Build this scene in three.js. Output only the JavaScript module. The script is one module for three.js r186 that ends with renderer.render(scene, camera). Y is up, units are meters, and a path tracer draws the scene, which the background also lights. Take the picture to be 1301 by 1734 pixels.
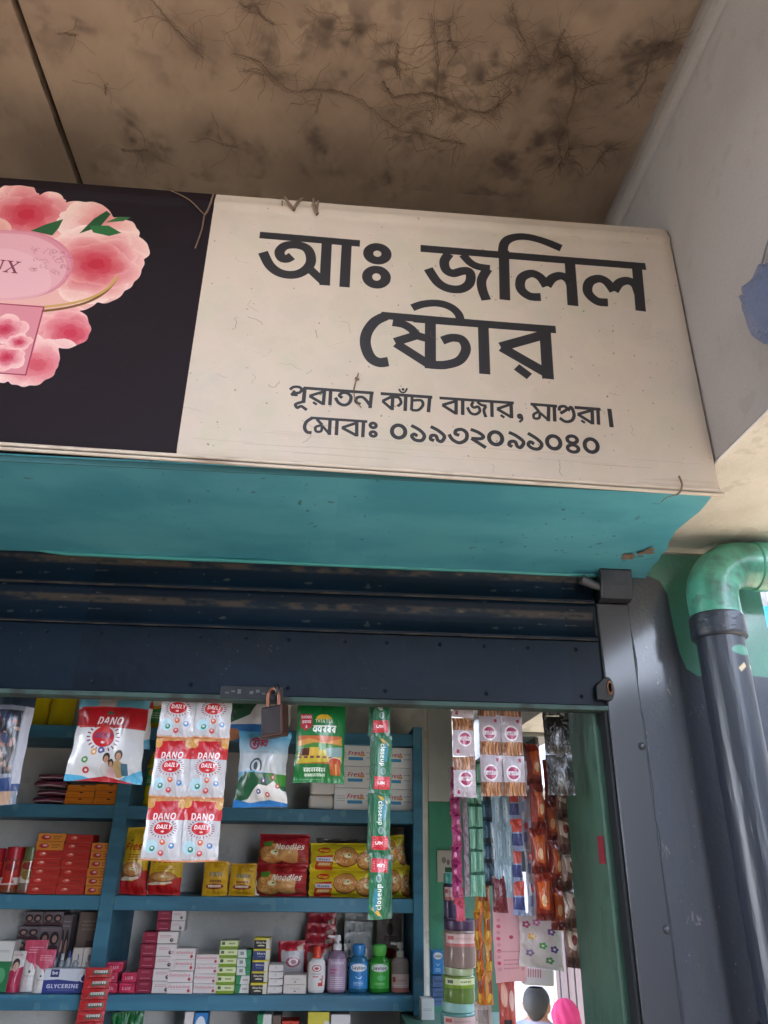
import * as THREE from 'three';
import { RoundedBoxGeometry } from 'three/addons/geometries/RoundedBoxGeometry.js';
import { MarchingCubes } from 'three/addons/objects/MarchingCubes.js';
import { mergeGeometries, toCreasedNormals } from 'three/addons/utils/BufferGeometryUtils.js';

// ---------- camera, sky, sun, exposure ----------
const scene = new THREE.Scene();
const V = (x, y, z) => new THREE.Vector3(x, y, z);
const camera = new THREE.PerspectiveCamera(69.49, 768 / 1024, 0.05, 200);
const CAM = V(0, 1.6, 1.5), PITCH = 24.907 * Math.PI / 180, YAW = 4.0555 * Math.PI / 180, ROLL = 0.8856 * Math.PI / 180;
camera.position.copy(CAM);
camera.rotation.set(PITCH, -YAW, ROLL, 'YXZ');
camera.updateMatrixWorld();
scene.add(camera);
const SUN = V(0.04, 1, 0.06).normalize();
const sun = new THREE.DirectionalLight(0xfff0dc, 4.0);
sun.name = 'sun'; sun.position.copy(SUN).multiplyScalar(30); sun.castShadow = true; sun.shadow.radius = 1;
Object.assign(sun.shadow.camera, { left: -14, right: 14, top: 14, bottom: -14, near: 1, far: 70 });
sun.shadow.mapSize.set(2048, 2048);
scene.add(sun);
{ // clear, slightly hazy daylight sky
  const W = 256, H = 128, d = new Float32Array(W * H * 4);
  for (let j = 0; j < H; j++) for (let i = 0; i < W; i++) {
    const el = ((j + .5) / H - .5) * Math.PI, s = Math.max(0, Math.sin(el)), k = Math.pow(1 - s, 3);
    const c = [.85 + 4.0 * k, 1.1 + 4.2 * k, 1.6 + 4.6 * k], o = (j * W + i) * 4;
    for (let n = 0; n < 3; n++) d[o + n] = c[n] * 1.05;
    d[o + 3] = 1;
  }
  const t = new THREE.DataTexture(d, W, H, THREE.RGBAFormat, THREE.FloatType);
  t.mapping = THREE.EquirectangularReflectionMapping; t.magFilter = THREE.LinearFilter; t.needsUpdate = true;
  scene.background = t; scene.environment = t;
}
const renderer = new THREE.WebGLRenderer({ antialias: true });
renderer.setSize(768, 1024);
renderer.toneMapping = THREE.LinearToneMapping;
renderer.toneMappingExposure = 4.2;
renderer.shadowMap.enabled = true;

// ---------- helpers ----------
// the point of a real plane (x, y or z = value) that is seen along a pixel of the photograph; used while measuring
const U = new THREE.Matrix4().extractRotation(camera.matrixWorld);
function at(px, py, v, ax = 'z') {
  const d = V((px - 650.5) / 1250, -(py - 867) / 1250, -1).applyMatrix4(U), t = (v - CAM[ax]) / d[ax];
  return d.multiplyScalar(t).add(CAM);
}
function rng(a) { return () => { a = (a + 0x6d2b79f5) | 0; let t = Math.imul(a ^ (a >>> 15), 1 | a); t = (t + Math.imul(t ^ (t >>> 7), 61 | t)) ^ t; return ((t ^ (t >>> 14)) >>> 0) / 4294967296; }; }
const hash = (x, y, s) => { let h = Math.imul(x, 374761393) ^ Math.imul(y, 668265263) ^ Math.imul(s, 974634391); h = Math.imul(h ^ (h >>> 13), 1274126177); return ((h ^ (h >>> 16)) >>> 0) / 4294967296; };
const mod = (a, n) => ((a % n) + n) % n;
function vn(x, y, p, s) { // value noise that repeats every p cells
  const xi = Math.floor(x), yi = Math.floor(y), fx = x - xi, fy = y - yi, u = fx * fx * (3 - 2 * fx), w = fy * fy * (3 - 2 * fy);
  const a = hash(mod(xi, p), mod(yi, p), s), b = hash(mod(xi + 1, p), mod(yi, p), s), c = hash(mod(xi, p), mod(yi + 1, p), s), d = hash(mod(xi + 1, p), mod(yi + 1, p), s);
  return a + (b - a) * u + (c - a) * w + (a - b - c + d) * u * w;
}
function fbm(x, y, p, s, o = 4) { let t = 0, a = .5, n = 0; for (let i = 0; i < o; i++) { t += a * vn(x, y, p, s + i); n += a; a *= .5; x *= 2; y *= 2; p *= 2; } return t / n; }
const sm = (a, b, x) => { const t = Math.min(1, Math.max(0, (x - a) / (b - a))); return t * t * (3 - 2 * t); };
function tex(size, f, srgb = true) { // f(u, v) -> [r, g, b] 0..255
  const h = Array.isArray(size) ? size[1] : size, w = Array.isArray(size) ? size[0] : size, d = new Uint8Array(w * h * 4);
  for (let j = 0; j < h; j++) for (let i = 0; i < w; i++) { const c = f((i + .5) / w, (j + .5) / h), o = (j * w + i) * 4; for (let n = 0; n < 3; n++) d[o + n] = Math.max(0, Math.min(255, Array.isArray(c) ? c[n] : c)); d[o + 3] = 255; }
  const t = new THREE.DataTexture(d, w, h); t.wrapS = t.wrapT = THREE.RepeatWrapping; t.magFilter = THREE.LinearFilter; t.minFilter = THREE.LinearMipmapLinearFilter; t.generateMipmaps = true;
  if (srgb) t.colorSpace = THREE.SRGBColorSpace; t.needsUpdate = true; return t;
}
function paint(w, h, f) { const c = document.createElement('canvas'); c.width = w; c.height = h; const g = c.getContext('2d'); f(g, w, h); const t = new THREE.CanvasTexture(c); t.colorSpace = THREE.SRGBColorSpace; t.anisotropy = 4; return t; }
const mix = (a, b, t) => a.map((x, i) => x + (b[i] - x) * t);
const hex = (h) => [h >> 16 & 255, h >> 8 & 255, h & 255];
const std = (o) => new THREE.MeshStandardMaterial(o), phy = (o) => new THREE.MeshPhysicalMaterial(o);
// uv in metres from the position, along the axis each face points
function metric(g, k = 1) {
  const q = g.index ? g.toNonIndexed() : g, p = q.attributes.position, n = q.attributes.normal, uv = new Float32Array(p.count * 2);
  for (let i = 0; i < p.count; i += 3) {
    let ax = 0, ay = 0, az = 0; for (let j = 0; j < 3; j++) { ax += Math.abs(n.getX(i + j)); ay += Math.abs(n.getY(i + j)); az += Math.abs(n.getZ(i + j)); }
    for (let j = i; j < i + 3; j++) {
      const x = p.getX(j), y = p.getY(j), z = p.getZ(j), [u, v] = az >= ax && az >= ay ? [x, y] : ax >= ay ? [z, y] : [x, z];
      uv[j * 2] = u * k; uv[j * 2 + 1] = v * k;
    }
  }
  q.setAttribute('uv', new THREE.BufferAttribute(uv, 2)); return q;
}
// uv 0..1 across the width and height: a print laid flat on the front
function planar(g, w, h, x0 = -w / 2, y0 = 0) {
  const p = g.attributes.position, uv = new Float32Array(p.count * 2);
  for (let i = 0; i < p.count; i++) { uv[i * 2] = Math.min(.995, Math.max(.005, (p.getX(i) - x0) / w)); uv[i * 2 + 1] = Math.min(.995, Math.max(.005, (p.getY(i) - y0) / h)); }
  g.setAttribute('uv', new THREE.BufferAttribute(uv, 2)); return g;
}
const names = new Map();
function numbered(n) { const k = names.get(n) ?? 0; names.set(n, k + 1); return k ? n + '_' + String(k).padStart(3, '0') : n; }
function tag(o, label, category, group) { o.userData.label = label; o.userData.category = category; if (group) o.userData.group = group; return o; }
function thing(name, label, category, pos = V(0, 0, 0), group) { const o = new THREE.Group(); o.name = numbered(name); o.position.copy(pos); scene.add(o); return tag(o, label, category, group); }
function mesh(name, g, m, parent) { const o = new THREE.Mesh(g, m); o.name = parent ? name : numbered(name); o.castShadow = o.receiveShadow = true; (parent ?? scene).add(o); return o; }
function struct(name, g, m, parent) { const o = mesh(name, g, m, parent); if (!parent) o.userData.kind = 'structure'; return o; }
function box(x0, x1, y0, y1, z0, z1, r = 0) { // a box between two corners
  const w = x1 - x0, h = y1 - y0, d = z1 - z0, g = r ? new RoundedBoxGeometry(w, h, d, 2, r) : new THREE.BoxGeometry(w, h, d);
  return metric(g.translate((x0 + x1) / 2, (y0 + y1) / 2, (z0 + z1) / 2));
}
const tube = (pts, r, seg = 24, rad = 6, closed = false) => new THREE.TubeGeometry(new THREE.CatmullRomCurve3(pts, closed, 'centripetal'), seg, r, rad, closed);

// ---------- surface materials ----------
const grain = tex(512, (u, v) => 128 + 90 * (fbm(u * 40, v * 40, 40, 3, 3) - .5) + 60 * (hash(u * 512 | 0, v * 512 | 0, 4) - .5), false);
const lumps = tex(512, (u, v) => 255 * (.5 * fbm(u * 14, v * 14, 14, 9, 4) + .5 * Math.pow(fbm(u * 45, v * 30, 45, 19, 3), 2)), false);
const rough = tex(256, (u, v) => 150 + 110 * (fbm(u * 12, v * 12, 12, 31, 4) - .3), false);
function plaster(base, dirt, amt, seed, o = {}) {
  return std({ map: tex(512, (u, v) => { const a = fbm(u * 5, v * 5, 5, seed, 5), b = fbm(u * 22, v * 22, 22, seed + 7, 3), f = hash(u * 512 | 0, v * 512 | 0, seed);
    return mix(mix(base, dirt, amt * sm(.42, .8, a)), dirt, amt * sm(.68, .78, b) * .7).map((c) => c * (.97 + .05 * f)); }), bumpMap: lumps, bumpScale: .0025, roughness: .88, ...o });
}
const M = {};
M.wallWhite = plaster([226, 222, 212], [176, 168, 156], .45, 11);
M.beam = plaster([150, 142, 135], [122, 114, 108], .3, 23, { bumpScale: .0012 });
M.inner = plaster([216, 214, 208], [176, 172, 166], .5, 37);
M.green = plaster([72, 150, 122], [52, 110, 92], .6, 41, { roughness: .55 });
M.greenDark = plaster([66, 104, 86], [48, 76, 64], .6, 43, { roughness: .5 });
M.concrete = plaster([150, 146, 140], [110, 104, 96], .7, 51);
M.ground = plaster([206, 194, 176], [170, 156, 136], .7, 57);
M.veranda = plaster([136, 116, 96], [100, 84, 68], .7, 59);
M.cream = plaster([232, 226, 212], [196, 186, 168], .5, 61);

// ---------- ground and the street outside ----------
{
  const g = new THREE.PlaneGeometry(160, 160).rotateX(-Math.PI / 2).translate(0, -.8, 0); metric(g); struct('ground', metric(g), M.ground);
  struct('veranda_floor', box(-6, 1.0, -.8, 0, .0, 3.4), M.veranda);
  struct('shop_floor', box(-2.4, 1.0, -.8, .02, -3.0, -.0), M.concrete);
}
// ---------- the shop front: ceiling, walls, beam, pillar ----------
const CY = 3.02, SX = .655;
{
  const smudge = []; { const r = rng(31); for (const [px, py, n] of [[430, 110, 6], [560, 40, 8], [540, 90, 6], [600, 150, 8], [660, 100, 8], [735, 130, 10], [800, 170, 10], [690, 210, 8], [860, 120, 10], [900, 70, 6], [960, 110, 8], [950, 240, 10], [1000, 150, 8], [1090, 90, 8], [1060, 160, 6], [230, 250, 6], [215, 205, 4], [370, 240, 5], [420, 280, 6], [560, 260, 6], [110, 50, 4], [350, 100, 3], [840, 300, 8], [1000, 290, 6], [700, 300, 6]]) for (let k = 0; k < n; k++) { const p = at(px + (r() - .5) * 90, py + (r() - .5) * 70, CY, 'y'); smudge.push([p.x, p.z, .008 + .04 * r() * r(), .012 + .05 * r(), r() * 6.3, .2 + .5 * r()]); } }
  const stained = std({ map: tex(1024, (u, v) => { // 1 m of x from -.66 to .67, z from .25 to 1.58
    const x = -.66 + u * 1.33, z = .25 + v * 1.33, a = fbm(u * 6, v * 6, 6, 71, 6), b = fbm(u * 40, v * 40, 40, 77, 4), d = fbm(u * 9, v * 9, 9, 75, 5), f = fbm(u * 90, v * 90, 90, 79, 2);
    let s = 0; for (const [sx, sz, ra, rb, t, w] of smudge) { const dx = x - sx, dz = z - sz; if (dx * dx + dz * dz > .02) continue; const c = Math.cos(t), n = Math.sin(t), e = ((dx * c + dz * n) / rb) ** 2 + ((dz * c - dx * n) / ra) ** 2; if (e < 3) s = Math.max(s, w * Math.exp(-e * 1.6)); }
    let k = mix([172, 150, 128], [142, 122, 104], sm(.3, .75, a)); k = mix(k, [96, 82, 72], .4 * sm(.5, .72, d) * sm(.4, .65, b)); return mix(k, [58, 48, 42], Math.min(.5, s * .6 * (.3 + 1.1 * sm(.3, .7, b)) * (.4 + 1.1 * f))); }), bumpMap: lumps, bumpScale: .002, roughness: .9 });
  stained.map.repeat.set(1 / 1.33, 1 / 1.33); stained.map.offset.set(.66 / 1.33, -.25 / 1.33);
  const c = new THREE.Group(); c.name = 'ceiling'; c.userData.kind = 'structure'; scene.add(c);
  mesh('ceiling_slab', box(-.628, .96, CY, CY + .12, -.1, 1.9), stained, c);
  mesh('ceiling_slab', box(-6, -.642, CY, CY + .12, -.1, 1.9), stained, c);
  mesh('joint_strip', box(-.65, -.62, CY + .03, CY + .1, -.1, 1.9), std({ color: 0x2a160e, roughness: 1 }), c);
  const cv = new THREE.Shape(); cv.moveTo(SX, CY); cv.lineTo(SX - .03, CY); for (let i = 1; i <= 10; i++) { const t = i / 10 * Math.PI / 2; cv.lineTo(SX - .03 + .03 * Math.sin(t), CY - .03 + .03 * Math.cos(t)); } cv.closePath();
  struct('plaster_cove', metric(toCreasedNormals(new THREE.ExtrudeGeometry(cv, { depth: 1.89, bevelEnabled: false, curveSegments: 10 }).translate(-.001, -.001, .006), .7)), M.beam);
  struct('beam', box(SX, .96, 2.232, CY, .002, 1.9), M.beam); struct('beam_underside', box(SX + .001, .959, 2.228, 2.2315, .003, 1.899), M.wallWhite);  // beam side coloured darker grey than its underside to imitate weaker light
  // facade over the shutter, neighbours to the left, the building above
  struct('facade_wall', mergeGeometries([box(-6, .96, 2.26, CY, -.26, 0), box(.566, .96, 2.227, 2.2595, -.26, -.002), box(-6, -1.75, -.0, 2.26, -.2, 0)]), M.wallWhite);
  struct('added_gap_roof', mergeGeometries([box(-14, .97, CY, CY + .1, 3.0, 9), box(-14, -1.3, CY, CY + .1, 1.92, 2.99), box(.15, .97, CY, CY + .1, 1.92, 2.99)]), M.concrete);  // added unseen roof with a gap that shapes the sunlight let in
  struct('upper_wall', box(-6, .97, CY + .125, 3.4, -.3, 1.85), M.cream);
}
{ // shop interior
  struct('back_wall', box(-2.4, .36, 0, 2.75, -1.42, -1.3), M.inner);
  struct('shop_ceiling', box(-2.4, 1.0, 2.75, 2.85, -3.0, -.2), M.inner);
  struct('shop_side_wall', box(-2.4, -2.3, 0, 2.75, -1.3, -.2), M.inner);
}
const pillarTex = paint(512, 1024, (g, w, h) => { // x .55..0.95, y 0.9..2.3 painted: green above, dark paint below with a hand-cut edge
  g.fillStyle = '#467e6a'; g.fillRect(0, 0, w, h);
  const r = rng(5), X = (x) => (x - .55) / .4 * w, Y = (y) => (2.3 - y) / 1.4 * h;
  for (let i = 0; i < 400; i++) { g.fillStyle = `rgba(${40 + r() * 50},${110 + r() * 60},${90 + r() * 40},.10)`; g.beginPath(); g.ellipse(r() * w, r() * h, 8 + r() * 40, 4 + r() * 14, 0, 0, 7); g.fill(); }
  g.fillStyle = '#2e343e'; g.beginPath();
  const e = [[.55, 2.172], [.62, 2.168], [.70, 2.170], [.722, 2.160], [.735, 2.13], [.738, 2.05], [.742, 2.0], [.752, 1.965], [.775, 1.95], [.86, 1.958], [.95, 1.95], [.95, .9], [.55, .9]];
  e.forEach(([x, y], i) => g[i ? 'lineTo' : 'moveTo'](X(x), Y(y))); g.closePath(); g.fill();
  for (let i = 0; i < 700; i++) { const y = 2.14 - r() * 1.3, x = .55 + r() * (y > 1.95 ? .17 : .4); g.fillStyle = ['rgba(46,50,58,.12)', 'rgba(66,68,76,.10)', 'rgba(70,62,58,.10)'][r() * 3 | 0]; g.beginPath(); g.ellipse(X(x), Y(y), 3 + r() * 14, 8 + r() * 30, r() - .5, 0, 7); g.fill(); }
  for (const [x, y] of [[.628, 1.835], [.634, 1.825], [.70, 1.93], [.66, 2.0], [.76, 1.88], [.69, 1.5], [.645, 1.62]]) for (let k = 0; k < 9; k++) { g.fillStyle = ['rgba(150,128,108,.4)', 'rgba(120,124,130,.35)'][k % 2]; g.save(); g.translate(X(x + (r() - .5) * .03), Y(y + (r() - .5) * .03)); g.rotate(r() * 3); g.fillRect(0, 0, 2 + r() * 14, 1 + r() * 3); g.restore(); }
  for (let i = 0; i < 110; i++) { g.fillStyle = 'rgba(150,150,150,.5)'; g.fillRect(X(.56 + r() * .3), Y(1 + r() * 1), 1 + r() * 2, 1 + r() * 2); }
});
{
  const lump2 = lumps.clone(); lump2.repeat.set(4, 14); lump2.needsUpdate = true;
  const front = phy({ map: pillarTex, bumpMap: lump2, bumpScale: .0011, roughness: .5, clearcoat: .8, clearcoatRoughness: .12 });
  const t = thing('corner_pillar', 'dark grey painted pillar with green inner side at right of shop opening', 'pillar', V(.66, 0, 0));
  const L = (x0, x1, y0, y1, z0, z1, r) => box(x0 - .66, x1 - .66, y0, y1, z0, z1, r);
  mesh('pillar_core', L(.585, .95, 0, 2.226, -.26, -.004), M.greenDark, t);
  const face = new THREE.BoxGeometry(.345, 2.225, .006); face.translate(.605 + .1725 - .66, 1.1125, -.003);
  const p = face.attributes.position, uv = face.attributes.uv; for (let i = 0; i < p.count; i++) uv.setXY(i, (p.getX(i) + .66 - .55) / .4, (p.getY(i) - .9) / 1.4);
  mesh('painted_face', face, front, t);
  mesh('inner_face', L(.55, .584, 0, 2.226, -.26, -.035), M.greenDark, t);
  // steel cover plate of the shutter track, proud of the wall, with a slot behind
  const steel = phy({ color: 0x23272e, bumpMap: lumps, bumpScale: .0009, roughness: .5, clearcoat: .6, clearcoatRoughness: .13 });
  M.steel = steel;
  const pl = new RoundedBoxGeometry(.07, 2.1, .008, 2, .003); pl.translate(.604 - .66, 1.05, .006);
  const track = mesh('shutter_track', metric(pl), steel, t);
  mesh('track_channel', L(.563, .569, 0, 2.1, -.034, .002), std({ color: 0x15181c, roughness: .7 }), track);
  for (const [x, y] of [[.629, 1.804], [.632, 1.484], [.629, 1.15]]) mesh('bolt', new THREE.SphereGeometry(.0075, 12, 8).scale(1, 1, .6).translate(x - .66, y, .011), steel, t);
  // red paper sticker on the green side
  const st = mesh('sticker', L(.5485, .5495, 1.59, 1.64, -.075, -.04), std({ color: 0x8a2230, roughness: .7 }), t); st.userData.label = 'small red sticker';
  // bent steel bracket over the track, with a curled end
  const sh = new THREE.Shape(); sh.moveTo(0, 0); sh.lineTo(.02, .004); sh.lineTo(.028, .03); sh.lineTo(.032, .062); sh.lineTo(.02, .1); sh.lineTo(-.004, .112); sh.lineTo(-.004, .106); sh.lineTo(.014, .096); sh.lineTo(.024, .062); sh.lineTo(.02, .034); sh.lineTo(.012, .01); sh.lineTo(0, .006); sh.closePath();
  const bg = new THREE.ExtrudeGeometry(sh, { depth: .066, bevelEnabled: true, bevelSize: .0015, bevelThickness: .0015, bevelSegments: 1 }); bg.rotateY(-Math.PI / 2).translate(.642 - .66, 2.103, .008);
  bg.rotateY(0); const bz = bg.attributes.position; // shape x -> depth z
  const br = mesh('track_bracket', metric(bg), std({ color: 0x35363a, metalness: .3, roughness: .42, bumpMap: lumps, bumpScale: .003 }), t);
  mesh('bracket_lip', metric(new THREE.CylinderGeometry(.012, .006, .06, 8, 1).rotateZ(1.15).translate(.565 - .66, 2.136, .022)), std({ color: 0x54565a, metalness: .3, roughness: .45 }), br);
  // wrinkled paint ridge where plate and wall meet
  const r = rng(12), rp = []; for (let i = 0; i < 26; i++) rp.push(V(.6395 - .66 + (r() - .5) * .005 - (i > 20 ? .0 : 0), 2.1 - i * .042, .003));
  mesh('paint_ridge', tube(rp, .0032, 120, 5), steel, t);
}
// ---------- soffit, shutter, padlock, sign ----------
{
  const teal = std({ map: tex(1024, (u, v) => { const a = fbm(u * 10, v * 22, 22, 81, 5), b = fbm(u * 12, v * 12, 12, 83, 4), c = fbm(u * 150, v * 150, 150, 87, 3);
    let k = mix([92, 174, 190], [74, 156, 176], sm(.3, .7, a)); k = mix(k, [106, 186, 204], .5 * sm(.5, .75, b)); k = mix(k, [60, 76, 74], .6 * sm(.78, .84, c) * sm(.45, .6, b)); return k; }), bumpMap: lumps, bumpScale: .0012, roughness: .5 });
  teal.map.repeat.set(.5, .5);
  M.teal = teal;
  const t = thing('soffit_panel', 'teal painted sheet metal underside between sign and roller shutter', 'soffit panel', V(0, 2.18, .2));
  // a thin sheet with a hand-cut right end; dented, sagging a little at the left
  const nx = 90, nz = 14, pos = [], idx = [], z0 = .0, z1 = .412;
  const rightAt = (k) => .69 + (.654 - .69) * k - .012 * sm(.35, .5, k) * sm(.8, .6, k) + .002 * Math.sin(k * 40);
  for (let s = 0; s < 2; s++) for (let j = 0; j <= nz; j++) for (let i = 0; i <= nx; i++) {
    const k = j / nz, x = -1.7 + (rightAt(k) + 1.7) * i / nx, z = z0 + (z1 - z0) * k;
    const d = .006 * (fbm(x * 2.2 + 9, z * 4 + 3, 64, 91, 3) - .5) - .012 * (1 - k) ** 6 * fbm(x * 3 + 4, 1, 64, 92, 2) - .0 ;
    pos.push(x, d - .006 + .004 * k + (s ? .0025 : 0), z - .2);
  }
  const N = (nx + 1) * (nz + 1), quad = (a, b, c, d) => idx.push(a, b, c, b, d, c);
  for (let j = 0; j < nz; j++) for (let i = 0; i < nx; i++) { const a = j * (nx + 1) + i; quad(a, a + 1, a + nx + 1, a + nx + 2); quad(N + a, N + a + nx + 1, N + a + 1, N + a + nx + 2); }
  for (let i = 0; i < nx; i++) { quad(i, N + i, i + 1, N + i + 1); const a = nz * (nx + 1) + i; quad(a, a + 1, N + a, N + a + 1); }
  for (let j = 0; j < nz; j++) { const a = j * (nx + 1) + nx; quad(a, N + a, a + nx + 1, N + a + nx + 1); }
  const g = new THREE.BufferGeometry(); g.setAttribute('position', new THREE.Float32BufferAttribute(pos, 3)); g.setIndex(idx); g.computeVertexNormals();
  mesh('sheet', metric(toCreasedNormals(g, .6)), teal, t);
  // folded lip along the shutter, wavy, torn open at the left
  const lp = []; for (let i = 0; i <= 80; i++) { const x = -1.7 + (.575 + 1.7) * i / 80; lp.push(V(x, -.013 - .004 * fbm(x * 4 + 3, 2, 64, 95, 3) + .012 * Math.exp(-(((x + .66) / .06) ** 2)), -.195)); }
  mesh('folded_lip', metric(tube(lp, .0048, 160, 6)), std({ color: 0x4aa0a0, roughness: .45, bumpMap: lumps, bumpScale: .001 }), t);
  mesh('front_lip', metric(new RoundedBoxGeometry(2.33, .014, .003, 1, .001).translate(-.52, -.006, .209)), std({ color: 0x35686c, roughness: .8, bumpMap: lumps, bumpScale: .003 }), t);
  const r = rng(8), flakes = []; // peeling rusty paint near the right end
  for (let i = 0; i < 26; i++) { const a = r() * 6.3, k = r(), p = new THREE.CircleGeometry(.003 + r() * .006, 5).rotateX(Math.PI / 2).rotateY(a).rotateZ((r() - .5) * .9); p.translate(.60 + k * .05 + (r() - .5) * .02, -.0085 - r() * .004, -.10 + k * .05 + (r() - .5) * .02); flakes.push(p); }
  const fl = mesh('peeling_paint', mergeGeometries(flakes), std({ color: 0x8a7264, roughness: .9, side: THREE.DoubleSide }), t); fl.userData.kind = 'stuff';
}
{
  const navy = phy({ map: tex(1024, (u, v) => { const a = fbm(u * 3, v * 9, 9, 101, 5), b = fbm(u * 150, v * 150, 150, 103, 2), c = fbm(u * 9, v * 9, 9, 105, 4);
    let k = mix([9, 26, 41], [5, 17, 30], sm(.3, .7, a)); k = mix(k, [46, 38, 32], .5 * sm(.56, .75, c)); k = mix(k, [84, 84, 82], .6 * sm(.8, .86, b) * sm(.4, .6, c)); return k; }),
    bumpMap: lumps, bumpScale: .002, roughness: .46, specularIntensity: .38 });
  M.navy = navy;
  const t = thing('roller_shutter', 'dark navy roller shutter pulled half down over the shop opening', 'roller shutter', V(-.5, 1.87, 0));
  const X0 = -1.2, X1 = 1.066; // from -1.7 to .566 along the wall
  const slat = (() => { // curved profile with interlocking curls, swept along x
    const s = new THREE.Shape(), P = []; const n = 12;
    for (let i = 0; i <= n; i++) { const k = i / n; P.push([-.001 + .009 * Math.sin(Math.PI * k) ** .7, .006 + .068 * k]); }
    s.moveTo(-.004, .0); s.lineTo(.004, -.002); s.lineTo(.007, .002); s.lineTo(.004, .006); P.forEach(([a, b]) => s.lineTo(a, b)); s.lineTo(.005, .0765); s.lineTo(.005, .0805); s.lineTo(-.002, .082); s.lineTo(-.005, .076);
    for (let i = n; i >= 0; i--) { const k = i / n; s.lineTo(-.005 + .009 * Math.sin(Math.PI * k) ** .7, .006 + .068 * k); } s.closePath();
    const g = new THREE.ExtrudeGeometry(s, { depth: X1 - X0, steps: 30, bevelEnabled: false }); g.rotateY(-Math.PI / 2).rotateY(Math.PI); // shape x -> z, depth -> x
    const p = g.attributes.position; for (let i = 0; i < p.count; i++) { const a = p.getX(i), c = p.getZ(i); p.setXYZ(i, a, p.getY(i), c); }
    return g;
  })();
  slat.computeBoundingBox(); const sb = slat.boundingBox; slat.translate(X0 - sb.min.x, 0, 0);
  if (Math.abs(sb.min.z) > sb.max.z) slat.scale(1, 1, 1);
  M.slat = sb;
  const sg = metric(toCreasedNormals(slat, .5));
  const banded = navy.clone(); banded.map = tex([1024, 1024], (u, v) => { const a = fbm(u * 3, v * 9, 9, 101, 5), w = fbm(u * 5, v * 60, 60, 107, 4), c = fbm(u * 40, v * 90, 90, 109, 3); let k = mix([9, 26, 41], [5, 17, 30], sm(.3, .7, a)); k = mix(k, [84, 68, 54], .75 * sm(.044, .05, v) * sm(.066, .06, v) * sm(.35, .6, .5 * w + .5 * c)); return mix(k, [96, 92, 86], .6 * sm(.76, .84, c)); });  // brown band across the upper part of each slat, with pale specks
  const bead = std({ map: tex(256, (u, v) => mix([62, 56, 50], [22, 28, 36], sm(.4, .6, fbm(u * 30, v * 30, 30, 153, 3)))), roughness: .6 });
  for (let k = 0; k < 4; k++) { const m = mesh('slat', sg, banded, t); m.position.y = .148 + k * .0835; for (const [dy, dz] of [[.0, .0075], [.0825, .0055]]) { const pts = []; for (let i = 0; i <= 40; i++) { const x = X0 + (X1 - X0) * i / 40; pts.push(V(x, dy + .0012 * (fbm(x * 9 + 30, k + dy * 20, 64, 151, 2) - .5), dz)); } mesh('seam_bead', metric(tube(pts, .0016, 80, 5)), bead, m); } }
  mesh('bottom_rail', box(X0, X1, .0125, .146, -.004, .004, .002), navy, t);
  mesh('bottom_flange', box(X0, X1 + .012, .002, .012, -.03, .009, .002), std({ map: tex(256, (u, v) => mix([60, 84, 78], [40, 48, 46], sm(.4, .65, fbm(u * 20, v * 20, 20, 111, 4)))), roughness: .7 }), t);
  const rv = new THREE.SphereGeometry(.0045, 10, 6).scale(1, 1, .5);
  const r = rng(3);
  for (const y of [.03, .128]) for (let i = 0; i < 15; i++) { const x = -.36 + i * .098 + (r() - .5) * .02; if (y < .1 && i % 2) continue; if (x < X1 - .03) mesh('rivet', rv, navy, t).position.set(x, y, .004); }
  // locking lug with a hole at the right end
  const lug = new THREE.Shape(); lug.moveTo(-.05, -.02); lug.lineTo(.0, -.022); lug.absarc(.0, .0, .022, -Math.PI / 2, Math.PI / 2, false); lug.lineTo(-.02, .018); lug.lineTo(-.05, .004); lug.closePath();
  const ho = new THREE.Path(); ho.absellipse(.004, .002, .006, .011, 0, 6.283); lug.holes.push(ho);
  const lg = new THREE.ExtrudeGeometry(lug, { depth: .005, bevelEnabled: true, bevelSize: .001, bevelThickness: .001, bevelSegments: 1 }).translate(1.058, .042, .014);
  lg.translate(-1.08, 0, 0).scale(.5, 1.05, 1).translate(1.082, 0, 0);
  mesh('locking_lug', metric(lg), std({ color: 0x242322, metalness: .3, roughness: .6, bumpMap: lumps, bumpScale: .003 }), t);
  mesh('lug_ring', new THREE.TorusGeometry(.012, .003, 8, 20).scale(.4, 1, 1).translate(1.073, .046, .0205), std({ color: 0x7a5238, metalness: .5, roughness: .5 }), t);
  // hasp plate with rubbed stamped marks
  const hp = mesh('hasp_plate', box(.287, .412, .004, .03, .004, .01, .002), std({ color: 0x1d2126, roughness: .55, metalness: .2, bumpMap: lumps, bumpScale: .004 }), t);
  for (let i = 0; i < 9; i++) mesh('stamped_mark', box(.297 + i * .012, .304 + i * .012, .014 + (i % 2) * .003, .017 + (i % 3) * .003, .0099, .0112), std({ color: 0x55585a, roughness: .6 }), hp);
  mesh('hasp_loop', new THREE.TorusGeometry(.011, .0035, 8, 20).rotateY(Math.PI / 2).translate(.399, .02, .016), M.steel, t);
}
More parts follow.
